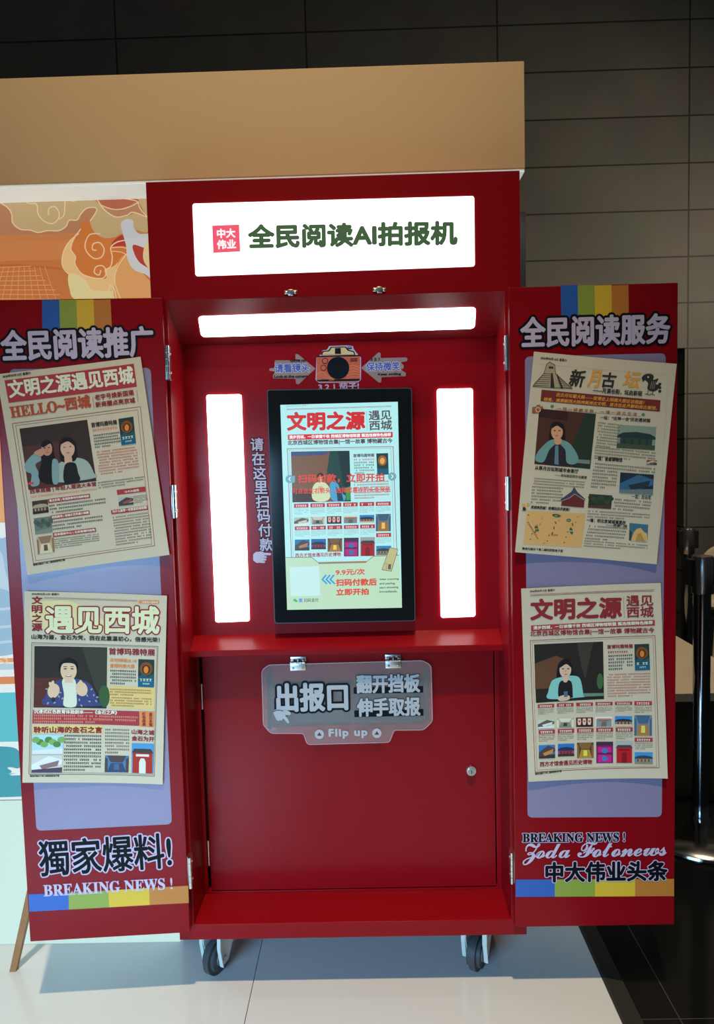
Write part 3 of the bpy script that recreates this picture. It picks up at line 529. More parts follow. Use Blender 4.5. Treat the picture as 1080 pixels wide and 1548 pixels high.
mb = MB(); uvp = [G.uv(*p) for p in op]; mb.prism(ff, uvp, -.0005, .0025, AC); flap = mb.build('clear_flap', booth, label='clear acrylic flap over the chute')
mb = MB()
for i in range(len(uvp)):
    a, b = uvp[i], uvp[(i+1) % len(uvp)]; d = V3((b[0]-a[0], b[1]-a[1], 0)); 
    if d.length < 1e-6: continue
    nn = V3((-d.y, d.x, 0)).normalized()*.0009; mb.add([ff.P(a[0]+nn.x, a[1]+nn.y, .0027), ff.P(b[0]+nn.x, b[1]+nn.y, .0027), ff.P(b[0]-nn.x, b[1]-nn.y, .0027), ff.P(a[0]-nn.x, a[1]-nn.y, .0027)], [(0, 1, 2, 3)], ACE)
mb.build('flap_edge', flap, solid=False)
FT, FB = vinyl('flap_white', (184, 186, 188)), mat('vinyl_flap_black', lin((14, 15, 19)), .5, spec=.15)
mb = MB(); G.text(mb, '出报口', 104, 374, 542, 366, 172, FT, 7, (FB, 20), l=3); mb.build('outlet_text', flap, solid=False, label='large white lettering outlined in black')
mb = MB(); G.bar(mb, 582, 265, 1018, 258, 42, FB, 1); G.bar(mb, 586, 411, 1020, 402, 42, FB, 1); G.text(mb, '翻开挡板', 602, 260, 996, 252, 112, FT, 4.5, (FB, 8), l=3); G.text(mb, '伸手取报', 606, 406, 998, 398, 112, FT, 4.5, (FB, 8), l=3); mb.build('instruction_text', flap, solid=False)
mb = MB(); G.text(mb, 'Flip up', 428, 546, 666, 540, 60, FT, 3.2, sp=1.15)
for x, y in ((366, 519), (727, 512)): G.ell(mb, x, y, 29, 30, FT, 2); G.poly(mb, [(x-15, y+9), (x+15, y+9), (x, y-14)], vinyl('flap_red', (110, 24, 36)), 3)
mb.build('flip_up_text', flap, solid=False)
mb = MB(); G.poly(mb, smooth([(76, 378), (100, 360), (140, 362), (182, 378), (182, 396), (152, 400), (168, 420), (176, 444), (166, 448), (140, 420), (130, 432), (118, 428), (112, 434), (98, 428), (88, 410)], True), FT, 6); G.line(mb, smooth([(76, 378), (104, 366), (140, 372)]), 4, FB, 7); mb.build('pointing_hand', flap, solid=False)
for x0, x1, ya, yb in ((34, 58, 112, 486), (1022, 1042, 106, 432)):
    mb = MB(); G.w = .0001; G.quad(mb, [(x0+8, yb), (x1+8, yb), (x1, ya), (x0, ya)], mat('felt_strip', (.10, .10, .105), .9), -3); G.w = .0026
    mb.build('felt_pad', flap, solid=False)
for x, y in ((231, 84), (830, 70)):
    u = G.uv(x, y); k = .00021*1.03; mb = MB(); P_ = lambda dx, dz: (u[0]+dx, u[1]-dz)
    mb.box(u[0]-.0185, u[0]+.0185, fy-.0045, fy-.0025, u[1]-.013, u[1]+.004, METAL, .0005)
    for i in range(4): mb.cyl((u[0]-.0185+i*.0093, fy-.004, u[1]+.006), (u[0]-.0185+i*.0093+.008, fy-.004, u[1]+.006), .0032, METAL, 12)
    for i in range(3): mb.box(u[0]-.012+i*.012-.0015, u[0]-.012+i*.012+.0015, fy-.004, fy+.012, u[1]+.003, u[1]+.012, METAL)
    mb.box(u[0]-.0185, u[0]+.0185, PY-.004, PY-.0015, u[1]+.005, u[1]+.016, METAL, .0005)
    for s in (-1, 1): mb.sphere((u[0]+s*.0115, fy-.005, u[1]-.007), .0028, mat('screw_steel', (.5, .5, .48), .35, 1), sy=.5)
    mb.build('flap_hinge', flap, smooth=True)
# the two doors
def wing(sgn, ang):
    ux = V3((1, 0, 0)) if sgn > 0 else V3((math.cos(ang), math.sin(ang), 0)); n = V3((0, -1, 0)) if sgn > 0 else V3((math.sin(ang), -math.cos(ang), 0))
    fr = Frame((sgn*.370, -.0205, 0), ux, (0, 0, 1), n); a, b = (0, .358) if sgn > 0 else (-.357, 0)
    mb = MB(); mb.box(a, b, .0318, 1.4532, -.0195, 0, RED, .0018, fr=fr)
    d = mb.build('door', booth, label='%s door with lavender poster field and colour stripes' % ('right' if sgn > 0 else 'left'))
    hz = [(258, 549), (265, 758), (292, 1316)] if sgn < 0 else [(764, 534), (766, 746), (770, 1309)]
    for x, y in hz:
        z = ray(x, y, 'y', -.01).z; mb = MB(); hx = sgn*.3672
        mb.box(hx-.0045, hx+.0045, -.0175, .004, z-.036, z+.036, METAL, .0006)
        for k in range(5): mb.cyl((hx-sgn*.003, -.019, z-.036+k*.0146), (hx-sgn*.003, -.019, z-.036+k*.0146+.0138), .0042, METAL, 14)
        for k in (-1, 1): mb.sphere((hx-sgn*.005, -.006, z+k*.02), .0025, METAL)
        mb.build('hinge', d, smooth=True)
    return fr, d
LF, ldr = wing(-1, .0664); RF, rdr = wing(1, 0)
S4 = (VBLUE, VGREEN, VYEL, VOR)
C1 = Canvas(LF, 0, 420, 3.364, .0004); C3 = Canvas(LF, 0, 1200, 3.6, .0004)
mb = MB()
for i, v in enumerate(S4): C1.quad(mb, [(218+i*88-(i == 0)*3, 270), (306+i*88, 268), (301+i*87, 110), (214+i*87, 112)], v, 0)
mb.build('colour_stripes', ldr, solid=False)
mb = MB(); C1.text(mb, '全民阅读推广', 14, 422, 782, 396, 150, LAVT, 5.4, (VBLK, 17), l=3); mb.build('heading_lettering', ldr, solid=False)
mb = MB(); q = [Canvas(LF, 0, 0, 1, .0004).uv(*p) for p in ((14, 558), (228, 556), (260, 1246), (55, 1256))]; mb.flat(LF, rpoly(q, .012), .0004, LAV); mb.build('lavender_field', ldr, solid=False)
mb = MB(); C3.text(mb, '獨家爆料!', 222, 448, 936, 400, 200, VBLK, 3.4, (LAVT, 11), l=3); mb.build('scoop_lettering', ldr, solid=False)
def mbold(t, base): return ''.join(chr(base + (ord(ch)-65 if ch.isupper() else 26+ord(ch)-97)) if ch.isalpha() else ch for ch in t)
SER = lambda t: mbold(t, 0x1D400); SCR_ = lambda t: mbold(t, 0x1D4D0)
mb = MB(); C3.text(mb, SER('BREAKING NEWS')+' !', 240, 558, 940, 518, 66, LAVT, 1.0, l=4); mb.build('breaking_news_lettering', ldr, solid=False)
mb = MB(); e = [(155, 548), (373, 538), (590, 526), (812, 512), (1025, 500)]; f_ = [(160, 642), (375, 630), (595, 618), (815, 605), (1028, 594)]
for i, v in enumerate(S4): C3.quad(mb, [f_[i], f_[i+1], e[i+1], e[i]], v, 0)
mb.build('colour_stripes', ldr, solid=False)
C4 = Canvas(RF, 760, 420, 3.375, .0004); C6 = Canvas(RF, 760, 1200, 3.375, .0004)
mb = MB()
for i, v in enumerate(S4): C4.quad(mb, [(301+i*86, 210), (387+i*86, 208), (384+i*86.5, 36), (297+i*86.5, 39)], v, 0)
mb.build('colour_stripes', rdr, solid=False)
mb = MB(); C4.text(mb, '全民阅读服务', 96, 354, 852, 332, 148, LAVT, 5.0, (VBLK, 17), l=3); mb.build('heading_lettering', rdr, solid=False)
mb = MB(); q = [Canvas(RF, 0, 0, 1, .0004).uv(*p) for p in ((794, 539), (1007, 534), (1001, 1235), (798, 1236))]; mb.flat(RF, rpoly(q, .012), .0004, LAV); mb.build('lavender_field', rdr, solid=False)
mb = MB(); C6.text(mb, SER('BREAKING NEWS')+' !', 103, 247, 624, 243, 47, VBLK, 1.2, (LAVT, 4.5), l=3); mb.build('breaking_news_lettering', rdr, solid=False)
mb = MB(); C6.text(mb, SCR_('Zoda')+' '+SCR_('Fotonews'), 104, 362, 836, 345, 112, LAVT, 1.4, l=4, sp=.92); mb.build('script_lettering', rdr, solid=False)
mb = MB(); C6.text(mb, '中大伟业头条', 222, 448, 838, 440, 102, VBLK, 4.2, (LAVT, 8.5), l=6); mb.build('company_lettering', rdr, solid=False)
mb = MB()
for i, v in enumerate(S4):
    xs = (68, 267, 472, 677, 876); C6.quad(mb, [(xs[i], 526-i), (xs[i+1], 525-i), (xs[i+1], 437-i), (xs[i], 438-i)], v, 0)
mb.build('colour_stripes', rdr, solid=False)
# casters
CW, CT = mat('caster_white_metal', (.62, .68, .64), .4), mat('caster_tyre', (.05, .055, .065), .55, mottle=.3, mscale=60)
def caster(cx, cy):
    R = .043; ang = math.radians(-28); dx, dy = math.sin(ang), -math.cos(ang); ax = V3((math.cos(ang), math.sin(ang), 0)); c0 = V3((cx, cy, FZ+R)); fw = V3((dx, dy, 0))
    root = MB(); root.box(cx-.033, cx+.033, cy-.015, cy+.05, -.006, 0.0, CW, .002); root.cyl((cx, cy+.02, -.022), (cx, cy+.02, -.005), .022, CW, 24, bev=.002)
    c = root.build('caster', booth, smooth=True)
    b = bmesh.new(); bmesh.ops.create_cone(b, cap_ends=True, segments=36, radius1=R, radius2=R, depth=.033); bmesh.ops.bevel(b, geom=[e for e in b.edges if abs(e.verts[0].co.z-e.verts[1].co.z) < 1e-6], offset=.009, segments=4, affect='EDGES')
    mb = MB(); mb.bm(b, CT, Matrix.Translation(c0) @ ax.to_track_quat('Z', 'Y').to_matrix().to_4x4()); mb.cyl(c0-ax*.018, c0+ax*.018, .019, mat('caster_hub', (.25, .26, .27), .5), 20); mb.build('wheel', c, smooth=True)
    mb = MB()
    for s in (-1, 1):
        f = Frame(c0+ax*(s*.0225), -fw, (0, 0, 1), ax)
        mb.prism(f, rpoly([(-.012, .000), (-.022, .036), (-.020, .0915-.002), (.040, .0915-.002), (.062, .070), (.060, .045), (.030, .022), (.014, -.012), (-.004, -.015)], .006), -.002, .002, CW)
    for s in (-1, 1):
        f = Frame(c0+ax*(s*.0225), -fw, (0, 0, 1), ax); a, b = (.0, .010) if s > 0 else (-.010, 0)
        mb.prism(f, [(-.016, -.012), (-.013, -.013), (-.021, .036), (-.019, .0895), (-.022, .0895), (-.0245, .036)], a, b, CW); mb.prism(f, rpoly([(.036, .030), (.062, .048), (.064, .072), (.040, .088), (.037, .085), (.058, .070), (.057, .050), (.034, .033)], .002), a, b, CW)
    f = Frame(c0, -fw, (0, 0, 1), ax); mb.prism(f, [(-.012, .0805), (.045, .0805), (.045, .0845), (-.012, .0845)], -.023, .023, CW); mb.cyl(c0-ax*.027, c0+ax*.027, .006, METAL, 14)
    mb.build('fork', c, smooth=True)
for a, b in ((-.335, .085), (.298, .085), (-.335, .34), (.298, .34)): caster(a, b)

# ------------------------------------------------------------------ the four newspapers
RI, DR, BK, OG, GD = ink(146, 52, 58), ink(124, 38, 44), ink(46, 42, 40), ink(196, 120, 70), ink(196, 140, 60); WI = ink(222, 210, 186); BRN = ink(130, 84, 60); GTX = ink(88, 78, 66)
def paper(fr0, corners, label, bow, tilt):
    us = [fr0.pix(*p, .004) for p in corners]; uc = sum(p[0] for p in us)/4; vc = sum(p[1] for p in us)/4; hw = (us[1][0]-us[0][0])/2; hh = (us[0][1]-us[3][1])/2
    def wp(u, v): a, b = (u-uc)/hw, (v-vc)/hh; return .0022+bow*a*a*(1+.5*abs(b))+tilt*max(0, -b)**2*(.6+.4*a)*.5+.0012*math.sin(3*b+2*a)+.0012
    fr = Frame(fr0.O, fr0.ux, fr0.uy, fr0.n, wp); O = fr0.P(uc, vc-hh, 0)
    t = thing('newspaper', label, 'newspaper', O, 'souvenir newspapers on the booth doors')
    mb = MB(); q = [us[3], us[2], us[1], us[0]]; mb.grid(fr, q, 0, PAPER, 24, 32); mb.grid(fr, q, -.0004, PAPER, 24, 32); mb.build('sheet', t, solid=False, smooth=True); return fr, t
BOOT = '微信扫描右下角二维码获取电子报'
DATE = '2026年05月16日 星期六'
def part(t, name, fn, label=None): mb = MB(); fn(mb); return mb.build(name, t, solid=False, label=label)

# 1 upper left
fr, t = paper(LF, [(-3, 566.5), (213, 539.5), (257.5, 838), (43, 868.5)], 'newspaper tilted left on the upper left door with photo of two women', .004, .004)
K = Canvas(fr, 0, 420, 3.364, .0002, True)
def f(mb): K.text(mb, DATE, 26, 512, 164, 492, 13, BK, .5)
part(t, 'footer_line', lambda mb: K.text(mb, BOOT, 178, 1462, 336, 1437, 11, BK, .4))
part(t, 'date_line', f)
def f(mb): K.quad(mb, [(53, 638), (700, 555), (684, 438), (33, 524)], RI, 1); K.text(mb, '文明之源遇见西城', 60, 612, 688, 536, 86, WI, 3)
part(t, 'masthead', f, 'red banner with pale lettering')
def f(mb):
    HB = ink(152, 70, 46); K.text(mb, SER('HELLO'), 66, 714, 298, 682, 56, HB, 1.6); K.text(mb, '~西城', 302, 680, 466, 658, 62, HB, 3); K.line(mb, [(474, 604), (482, 664)], 2, BRN); K.line(mb, [(699, 572), (707, 634)], 2, BRN)
    K.text(mb, '老字号焕新国潮', 488, 624, 684, 598, 28, DR, .9); K.text(mb, '新商圈点亮京城', 492, 660, 692, 636, 27, DR, .9)
part(t, 'headline', f)
def f(mb): K.line(mb, [(70, 742), (718, 656), (792, 1360), (178, 1450)], 3, BRN, 1, True); K.line(mb, [(86, 752), (704, 672), (776, 1352), (190, 1436)], 2, BRN, 1, True)
part(t, 'page_border', f)
def f(mb):
    K.quad(mb, [(150, 1078), (493, 1033), (447, 722), (105, 768)], ink(52, 42, 40), 1); K.poly(mb, [(120, 860), (300, 830), (320, 1060), (150, 1078)], ink(74, 46, 44), 2); K.quad(mb, [(148, 1053), (186, 1048), (184, 1036), (146, 1041)], ink(186, 60, 70), 3)
    SK, SK2, HR = ink(172, 128, 104), ink(186, 152, 132), ink(28, 24, 26)
    K.poly(mb, smooth([(242, 826), (272, 850), (280, 900), (300, 960), (294, 1038), (232, 1046), (200, 1010), (214, 940), (212, 870)], True), HR, 4)
    K.poly(mb, smooth([(130, 950), (170, 900), (205, 890), (215, 925), (185, 950), (200, 990), (203, 1050), (162, 1056), (165, 1000), (140, 985)], True), ink(112, 142, 146), 3); K.poly(mb, smooth([(270, 930), (300, 935), (303, 1036), (272, 1040)], True), ink(112, 142, 146), 5)
    K.ell(mb, 243, 868, 27, 37, SK, 6, -.1); K.poly(mb, smooth([(178, 890), (215, 868), (228, 874), (232, 890), (212, 908)], True), SK, 7); K.poly(mb, smooth([(214, 850), (238, 826), (268, 840), (252, 846), (226, 862)], True), HR, 7)
    K.poly(mb, smooth([(340, 810), (380, 830), (395, 880), (385, 930), (320, 935), (305, 880), (312, 830)], True), HR, 5); K.poly(mb, [(330, 900), (366, 896), (374, 946), (334, 952)], SK2, 6); K.ell(mb, 348, 868, 36, 46, SK2, 7, -.1); K.poly(mb, smooth([(308, 850), (325, 818), (350, 812), (384, 838), (388, 858), (350, 832)], True), HR, 8)
    K.poly(mb, smooth([(300, 950), (340, 925), (400, 915), (450, 935), (480, 990), (484, 1018), (302, 1040), (305, 1000)], True), ink(140, 156, 146), 5); K.poly(mb, smooth([(335, 950), (385, 942), (400, 990), (408, 1030), (332, 1040)], True), ink(28, 28, 32), 7)
    for ex, ey in ((232, 866), (253, 863), (332, 862), (362, 858)): K.ell(mb, ex, ey, 5, 2.4, HR, 8)
    K.ell(mb, 246, 888, 7, 2.6, ink(150, 80, 76), 8); K.ell(mb, 350, 890, 9, 3, ink(160, 86, 82), 8); K.ell(mb, 244, 876, 3, 5, ink(156, 112, 90), 7); K.ell(mb, 348, 874, 4, 6, ink(170, 134, 114), 7)
part(t, 'portrait_photo', f, 'printed photo of two women against a dark ground')
def poster(C, q):
    def f(mb):
        (x0, y0), (x1, y1), (x2, y2), (x3, y3) = q; B_ = lambda u, v: ((x3*(1-u)+x2*u)*(1-v)+(x0*(1-u)+x1*u)*v, (y3*(1-u)+y2*u)*(1-v)+(y0*(1-u)+y1*u)*v); R_ = math.hypot(x1-x0, y1-y0)
        C.quad(mb, q, ink(34, 52, 48), 2); C.ell(mb, *B_(.5, .34), R_*.40, R_*.42, ink(112, 66, 34), 3); C.ell(mb, *B_(.5, .36), R_*.26, R_*.28, ink(60, 44, 32), 4); C.ell(mb, *B_(.5, .37), R_*.15, R_*.22, ink(206, 116, 44), 5)
        C.poly(mb, [B_(0, .66), B_(.3, .5), B_(.6, .62), B_(1, .5), B_(1, 1), B_(0, 1)], ink(30, 76, 84), 4); C.poly(mb, [B_(0, .78), B_(1, .76), B_(1, 1), B_(0, 1)], ink(26, 84, 112), 5); C.para(mb, B_(.12, .70), B_(.9, .69), B_(.12, .80), 1, ink(170, 190, 180), .9, 1, 6, 1); C.para(mb, B_(.3, .86), B_(.75, .85), B_(.3, .92), 1, ink(170, 190, 180), .9, 1, 6, 1)
    return f
def f(mb): K.text(mb, '首博玛雅特展', 470, 762, 600, 746, 24, BK, .8); K.para(mb, (474, 772), (600, 756), (476, 785), 1, OG, .8, 1, 2, 1); K.para(mb, (478, 800), (612, 783), (488, 874), 5, BK, .5); K.para(mb, (494, 884), (700, 858), (510, 1010), 9, ink(170, 84, 60), .48)
part(t, 'exhibition_article', f)
part(t, 'exhibition_poster', poster(K, [(622, 852), (696, 842), (682, 707), (606, 718)]))
def f(mb): K.text(mb, '西单商圈 | 年轻人潮流大本营', 160, 1102, 494, 1062, 26, DR, .8); K.para(mb, (162, 1110), (496, 1070), (163, 1120), 1, OG, .8, .8, 2, 1); K.para(mb, (500, 1040), (740, 1008), (504, 1078), 3, GTX, .5)
part(t, 'caption', f)
def f(mb):
    for (x, y, w, tx, c0) in ((250, 1146, 212, '君太百货 | 老城西青年时尚新地标', 0), (264, 1230, 196, '西西商场 | 老城文艺风潮小商圈', 1), (276, 1318, 216, '西单国际中心 | 北京高端时尚地', 2)):
        K.bar(mb, x, y, x+w, y-27, 22, RI, 2); K.text(mb, tx, x+6, y-5, x+w-6, y-30, 14, WI, .5); K.para(mb, (x+4, y+10), (x+290-c0*30, y-26+c0*4), (x+10, y+62), 3+(c0 == 2)*2, BK, .45)
    K.bar(mb, 600, 1104, 746, 1086, 26, RI, 2); K.text(mb, '15-FUN商场', 640, 1094, 712, 1085, 13, WI, .4); K.bar(mb, 570, 1203, 760, 1178, 22, RI, 2); K.text(mb, '为什么推荐一定要逛西城商圈?', 576, 1196, 754, 1172, 14, WI, .4); K.para(mb, (682, 1110), (752, 1100), (690, 1150), 5, GTX, .5); K.para(mb, (576, 1216), (764, 1190), (594, 1368), 11, GTX, .46)
part(t, 'body_columns', f)
for n, (q, pk, kd) in enumerate((((168, 1136, 246, 1202, 6, -10), ((60, 50, 44), (150, 140, 120), (84, 66, 56), (46, 34, 32)), 'roof'), ((178, 1222, 264, 1304, 8, -11), ((92, 106, 100), (70, 84, 76), (60, 76, 70), (110, 120, 110)), 'tree'), ((192, 1318, 276, 1404, 8, -12), ((168, 150, 118), (130, 100, 80), (190, 180, 150), (86, 70, 60)), 'hall'), ((604, 1118, 680, 1160, 4, -8), ((150, 160, 160), (70, 60, 60), (130, 80, 60), (60, 60, 60)), 'diag'))):
    part(t, 'thumbnail_photo', lambda mb: thumb(K, mb, q, pk, kd, ink))

# 2 lower left
fr, t = paper(LF, [(38, 893), (253, 900), (246.5, 1185), (35.5, 1181.5)], 'newspaper on the lower left door with photo of a smiling woman making finger hearts', .003, .002)
K = Canvas(fr, 0, 860, 3.6, .0002, True)
part(t, 'footer_line', lambda mb: K.text(mb, BOOT, 172, 1122, 328, 1124, 10, BK, .4)); part(t, 'date_line', lambda mb: K.text(mb, DATE, 180, 138, 328, 141, 11, BK, .4)); part(t, 'title_rule', lambda mb: (K.line(mb, [(246, 152), (752, 170)], 2, BRN), K.line(mb, [(246, 158), (752, 175)], 1.5, BRN)))
def f(mb):
    for i, ch in enumerate('文明之源'): K.text(mb, ch, 182-i*.5, 187+i*48.5, 236-i*.5, 188+i*48.5, 42, DR, 2)
part(t, 'upright_title', f)
def f(mb): K.poly(mb, smooth([(180, 190), (300, 170), (410, 180), (560, 270), (560, 350), (300, 330), (190, 300)], True), ink(206, 186, 140), 1); K.text(mb, '遇见西城', 258, 344, 868, 348, 148, ink(206, 200, 166), 5, (DR, 12), l=3)
part(t, 'masthead', f, 'pale headline outlined in dark red')
part(t, 'badge', lambda mb: (K.poly(mb, rpoly([(758, 168), (870, 168), (870, 186), (758, 186)], 9), OG, 2), K.text(mb, '首都金石博物馆', 778, 183, 864, 184, 11, WI, .3)))
part(t, 'headline', lambda mb: K.text(mb, '山海为鉴，金石为凭，我在此重温初心，倍感光荣！', 178, 378, 872, 396, 27, BK, 1.0))
part(t, 'page_border', lambda mb: (K.line(mb, [(178, 398), (864, 418), (844, 1122), (166, 1108)], 2.5, GTX, 1, True), K.line(mb, [(186, 406), (858, 424), (838, 1114), (174, 1100)], 1.5, GTX, 1, True)))
def f(mb):
    K.quad(mb, [(187, 750), (582, 757), (587, 424), (193, 416)], ink(42, 40, 36), 1); K.poly(mb, [(190, 590), (340, 590), (330, 750), (187, 750)], ink(76, 42, 34), 2); K.poly(mb, [(450, 424), (587, 424), (583, 740), (520, 640)], ink(52, 54, 46), 2); K.ell(mb, 570, 690, 30, 60, ink(50, 80, 48), 3)
    SK, HR, NV = ink(196, 168, 140), ink(24, 22, 22), ink(54, 62, 106)
    K.poly(mb, smooth([(375, 482), (422, 505), (426, 545), (415, 560), (340, 560), (326, 552), (328, 510)], True), HR, 4); K.poly(mb, [(360, 590), (398, 590), (402, 616), (356, 616)], SK, 7); K.ell(mb, 378, 550, 44, 56, SK, 7); K.poly(mb, smooth([(330, 536), (336, 500), (378, 482), (420, 506), (425, 536), (405, 512), (352, 510)], True), HR, 8)
    K.poly(mb, smooth([(330, 600), (380, 592), (440, 598), (500, 630), (540, 720), (540, 743), (252, 738), (255, 680), (285, 620)], True), NV, 4); K.poly(mb, smooth([(345, 598), (410, 598), (420, 680), (415, 744), (352, 742), (352, 680)], True), ink(190, 196, 178), 6)
    for i in range(26): K.ell(mb, 258+(i*67 % 280), 650+(i*41 % 98), 7, 4, ink(132, 140, 150), 5, i)
    K.ell(mb, 296, 660, 32, 40, SK, 7, .3); K.ell(mb, 290, 622, 9, 20, SK, 8, .3); K.ell(mb, 280, 626, 8, 16, SK, 8, -.4); K.ell(mb, 448, 650, 32, 40, SK, 7, -.3); K.ell(mb, 446, 618, 9, 18, SK, 8, -.3); K.ell(mb, 434, 622, 8, 15, SK, 8, .4); K.ell(mb, 294, 706, 10, 12, ink(40, 40, 44), 8)
    for ex in (360, 397): K.ell(mb, ex, 540, 9, 3, HR, 8); K.ell(mb, ex, 528, 11, 2, ink(90, 70, 60), 8)
    K.ell(mb, 378, 578, 17, 6, ink(160, 76, 72), 8); K.ell(mb, 378, 576, 13, 3, ink(226, 220, 200), 9); K.ell(mb, 379, 558, 6, 7, ink(176, 142, 116), 7); K.para(mb, (190, 622), (272, 622), (190, 630), 1, DR, .6)
part(t, 'portrait_photo', f, 'printed photo of a woman in a patterned navy jacket')
def f(mb):
    K.quad(mb, [(598, 755), (845, 758), (846, 640), (598, 635)], ink(196, 172, 110), 1); K.text(mb, '首博玛雅特展', 597, 462, 846, 468, 36, DR, 1.2); K.text(mb, '文明探秘|5.18', 601, 503, 746, 508, 20, OG, .7); K.text(mb, '首博玛雅大展', 602, 533, 736, 537, 21, OG, .7)
    K.para(mb, (603, 546), (746, 550), (603, 632), 5, BK, .5); K.para(mb, (602, 648), (828, 654), (602, 690), 3, BRN, .5); K.para(mb, (602, 694), (830, 700), (602, 750), 4, BRN, .5)
part(t, 'exhibition_article', f)
part(t, 'exhibition_poster', poster(K, [(755, 636), (842, 639), (844, 490), (757, 487)]))
def f(mb): K.quad(mb, [(182, 836), (762, 850), (762, 770), (184, 762)], RI, 1); K.text(mb, '沉浸式红色教育体验剧本——《金石之声》', 190, 782, 640, 790, 22, WI, .8); K.para(mb, (190, 788), (756, 800), (189, 838), 3, ink(190, 130, 110), .55)
part(t, 'red_band', f)
def f(mb): K.quad(mb, [(764, 854), (842, 856), (844, 770), (764, 768)], OG, 1); K.text(mb, '红\n色\n经\n典', 778, 850, 797, 850, 78, DR, .6); K.text(mb, '金\n石\n永\n恒', 815, 851, 834, 851, 78, DR, .6)
part(t, 'orange_box', f)
def f(mb): K.quad(mb, [(184, 888), (562, 892), (562, 850), (186, 846)], ink(206, 178, 110), 1); K.text(mb, '聆听山海的金石之言', 190, 886, 558, 890, 34, DR, 1.6)
part(t, 'lower_headline', f)
part(t, 'body_columns', lambda mb: (K.para(mb, (354, 900), (556, 904), (350, 1102), 11, BK, .48), K.para(mb, (574, 868), (708, 870), (574, 1010), 8, GTX, .48)))
part(t, 'side_headline', lambda mb: (K.text(mb, '山海之诚', 720, 894, 842, 898, 26, DR, 1.1), K.text(mb, '金石为开', 720, 930, 842, 934, 26, DR, 1.1)))
for q, pk, kd in (((186, 898, 348, 1000, -2, 2), ((150, 190, 210), (110, 150, 84), (70, 120, 60), (190, 196, 200)), 'tree'), ((182, 1006, 344, 1098, -2, 3), ((180, 180, 178), (206, 208, 206), (120, 100, 100), (70, 60, 80)), 'diag'), ((574, 1012, 704, 1102, -2, 2), ((60, 110, 150), (70, 60, 64), (50, 66, 96), (70, 90, 120)), 'hall'), ((720, 944, 840, 1106, -2, 2), ((70, 132, 180), (150, 46, 40), (60, 56, 60), (200, 196, 186)), 'gate')):
    part(t, 'thumbnail_photo', lambda mb: thumb(K, mb, q, pk, kd, ink))

# 3 upper right
fr, t = paper(RF, [(806.8, 532), (1022, 550.5), (992, 852.6), (778, 834)], 'newspaper tilted right on the upper right door with step pyramid drawing', .004, .004)
K = Canvas(fr, 760, 420, 3.375, .0002, True)
part(t, 'date_line', lambda mb: K.text(mb, DATE, 190, 417, 324, 429, 12, BK, .5)); part(t, 'footer_line', lambda mb: K.text(mb, BOOT, 94, 1384, 304, 1398, 13, BK, .5))
def f(mb): K.text(mb, '新', 334, 552, 412, 560, 84, BK, 2.4, shear=.15); K.text(mb, '月', 428, 556, 494, 562, 84, GD, 2.4, shear=.15); K.text(mb, '古', 503, 558, 572, 563, 74, BK, 2.4, shear=.1); K.text(mb, '坛', 610, 560, 694, 566, 82, GD, 2.4, shear=.15); K.text(mb, '——月满长街，坛启新程', 458, 586, 706, 606, 26, BK, .9)
part(t, 'masthead', f, 'black and gold brush headline')
def f(mb):
    K.poly(mb, [(150, 556), (160, 535), (205, 490), (212, 476), (222, 442), (236, 432), (262, 446), (266, 492), (276, 498), (352, 566)], ink(150, 140, 116), 1)
    for i in range(7): K.line(mb, [(206-i*9, 490+i*10), (244-i*2, 492+i*10)], 2, BK, 3); K.line(mb, [(274+i*2, 498+i*10), (288+i*10, 508+i*9)], 2, BK, 3)
    K.poly(mb, [(244, 488), (252, 488), (262, 562), (240, 562)], BK, 3); K.poly(mb, [(270, 492), (278, 496), (306, 566), (296, 566)], BK, 3); K.line(mb, [(150, 556), (240, 562), (352, 568)], 3, BK, 3); K.line(mb, [(150, 556), (206, 490), (222, 442), (236, 432), (262, 446), (268, 492), (352, 566)], 2.5, BK, 3); K.quad(mb, [(232, 464), (256, 466), (256, 456), (232, 454)], BK, 3)
part(t, 'pyramid_drawing', f)
def f(mb):
    K.poly(mb, smooth([(706, 514), (712, 502), (728, 492), (750, 490), (766, 504), (764, 522), (790, 516), (776, 544), (798, 548), (780, 576), (752, 580), (734, 566), (738, 540), (724, 524), (712, 522)], True), BK, 2); K.poly(mb, [(706, 510), (722, 502), (720, 524), (712, 534)], BK, 2); K.ell(mb, 738, 508, 4, 4, WI, 4)
    for i in range(3): K.ell(mb, 796, 544+i*18, 8, 7, BK, 3); K.line(mb, [(756+i*9, 530), (748+i*9, 568)], 2.4, ink(140, 130, 108), 4)
    for x in (738, 762): K.line(mb, [(x, 578), (x-4, 596), (x-16, 594)], 3.5, BK, 3); K.line(mb, [(x-4, 596), (x+8, 600)], 3.5, BK, 3)
part(t, 'bird_drawing', f)
def f(mb): K.quad(mb, [(190, 630), (796, 684), (800, 626), (196, 572)], ink(104, 40, 38), 1); K.text(mb, '在古月坛看大展——首博史上规模大展征访预展！', 270, 606, 718, 648, 19, GD, .5, shear=.2); K.text(mb, '特推，美第新西大陆神美洲古文明，首次在此齐聚和阅古展馆。', 206, 630, 780, 676, 19, GD, .5, shear=.2)
part(t, 'red_band', f)
def f(mb): K.text(mb, '一馆一城藏文脉，一墙一迹见生活', 276, 676, 680, 706, 17, BRN, .4, sp=1.4); K.line(mb, [(264, 672), (700, 708)], 1.5, BRN); K.ell(mb, 250, 657, 9, 8, ink(90, 110, 80)); K.ell(mb, 713, 699, 9, 8, ink(90, 110, 100)); K.poly(mb, rpoly([(146, 694), (148, 660), (204, 656), (206, 690)], 6), BRN, 2); K.ell(mb, 178, 674, 14, 14, ink(190, 160, 130), 3); K.ell(mb, 178, 674, 9, 9, BRN, 4); K.quad(mb, [(168, 660), (190, 658), (188, 648), (170, 650)], BRN, 2)
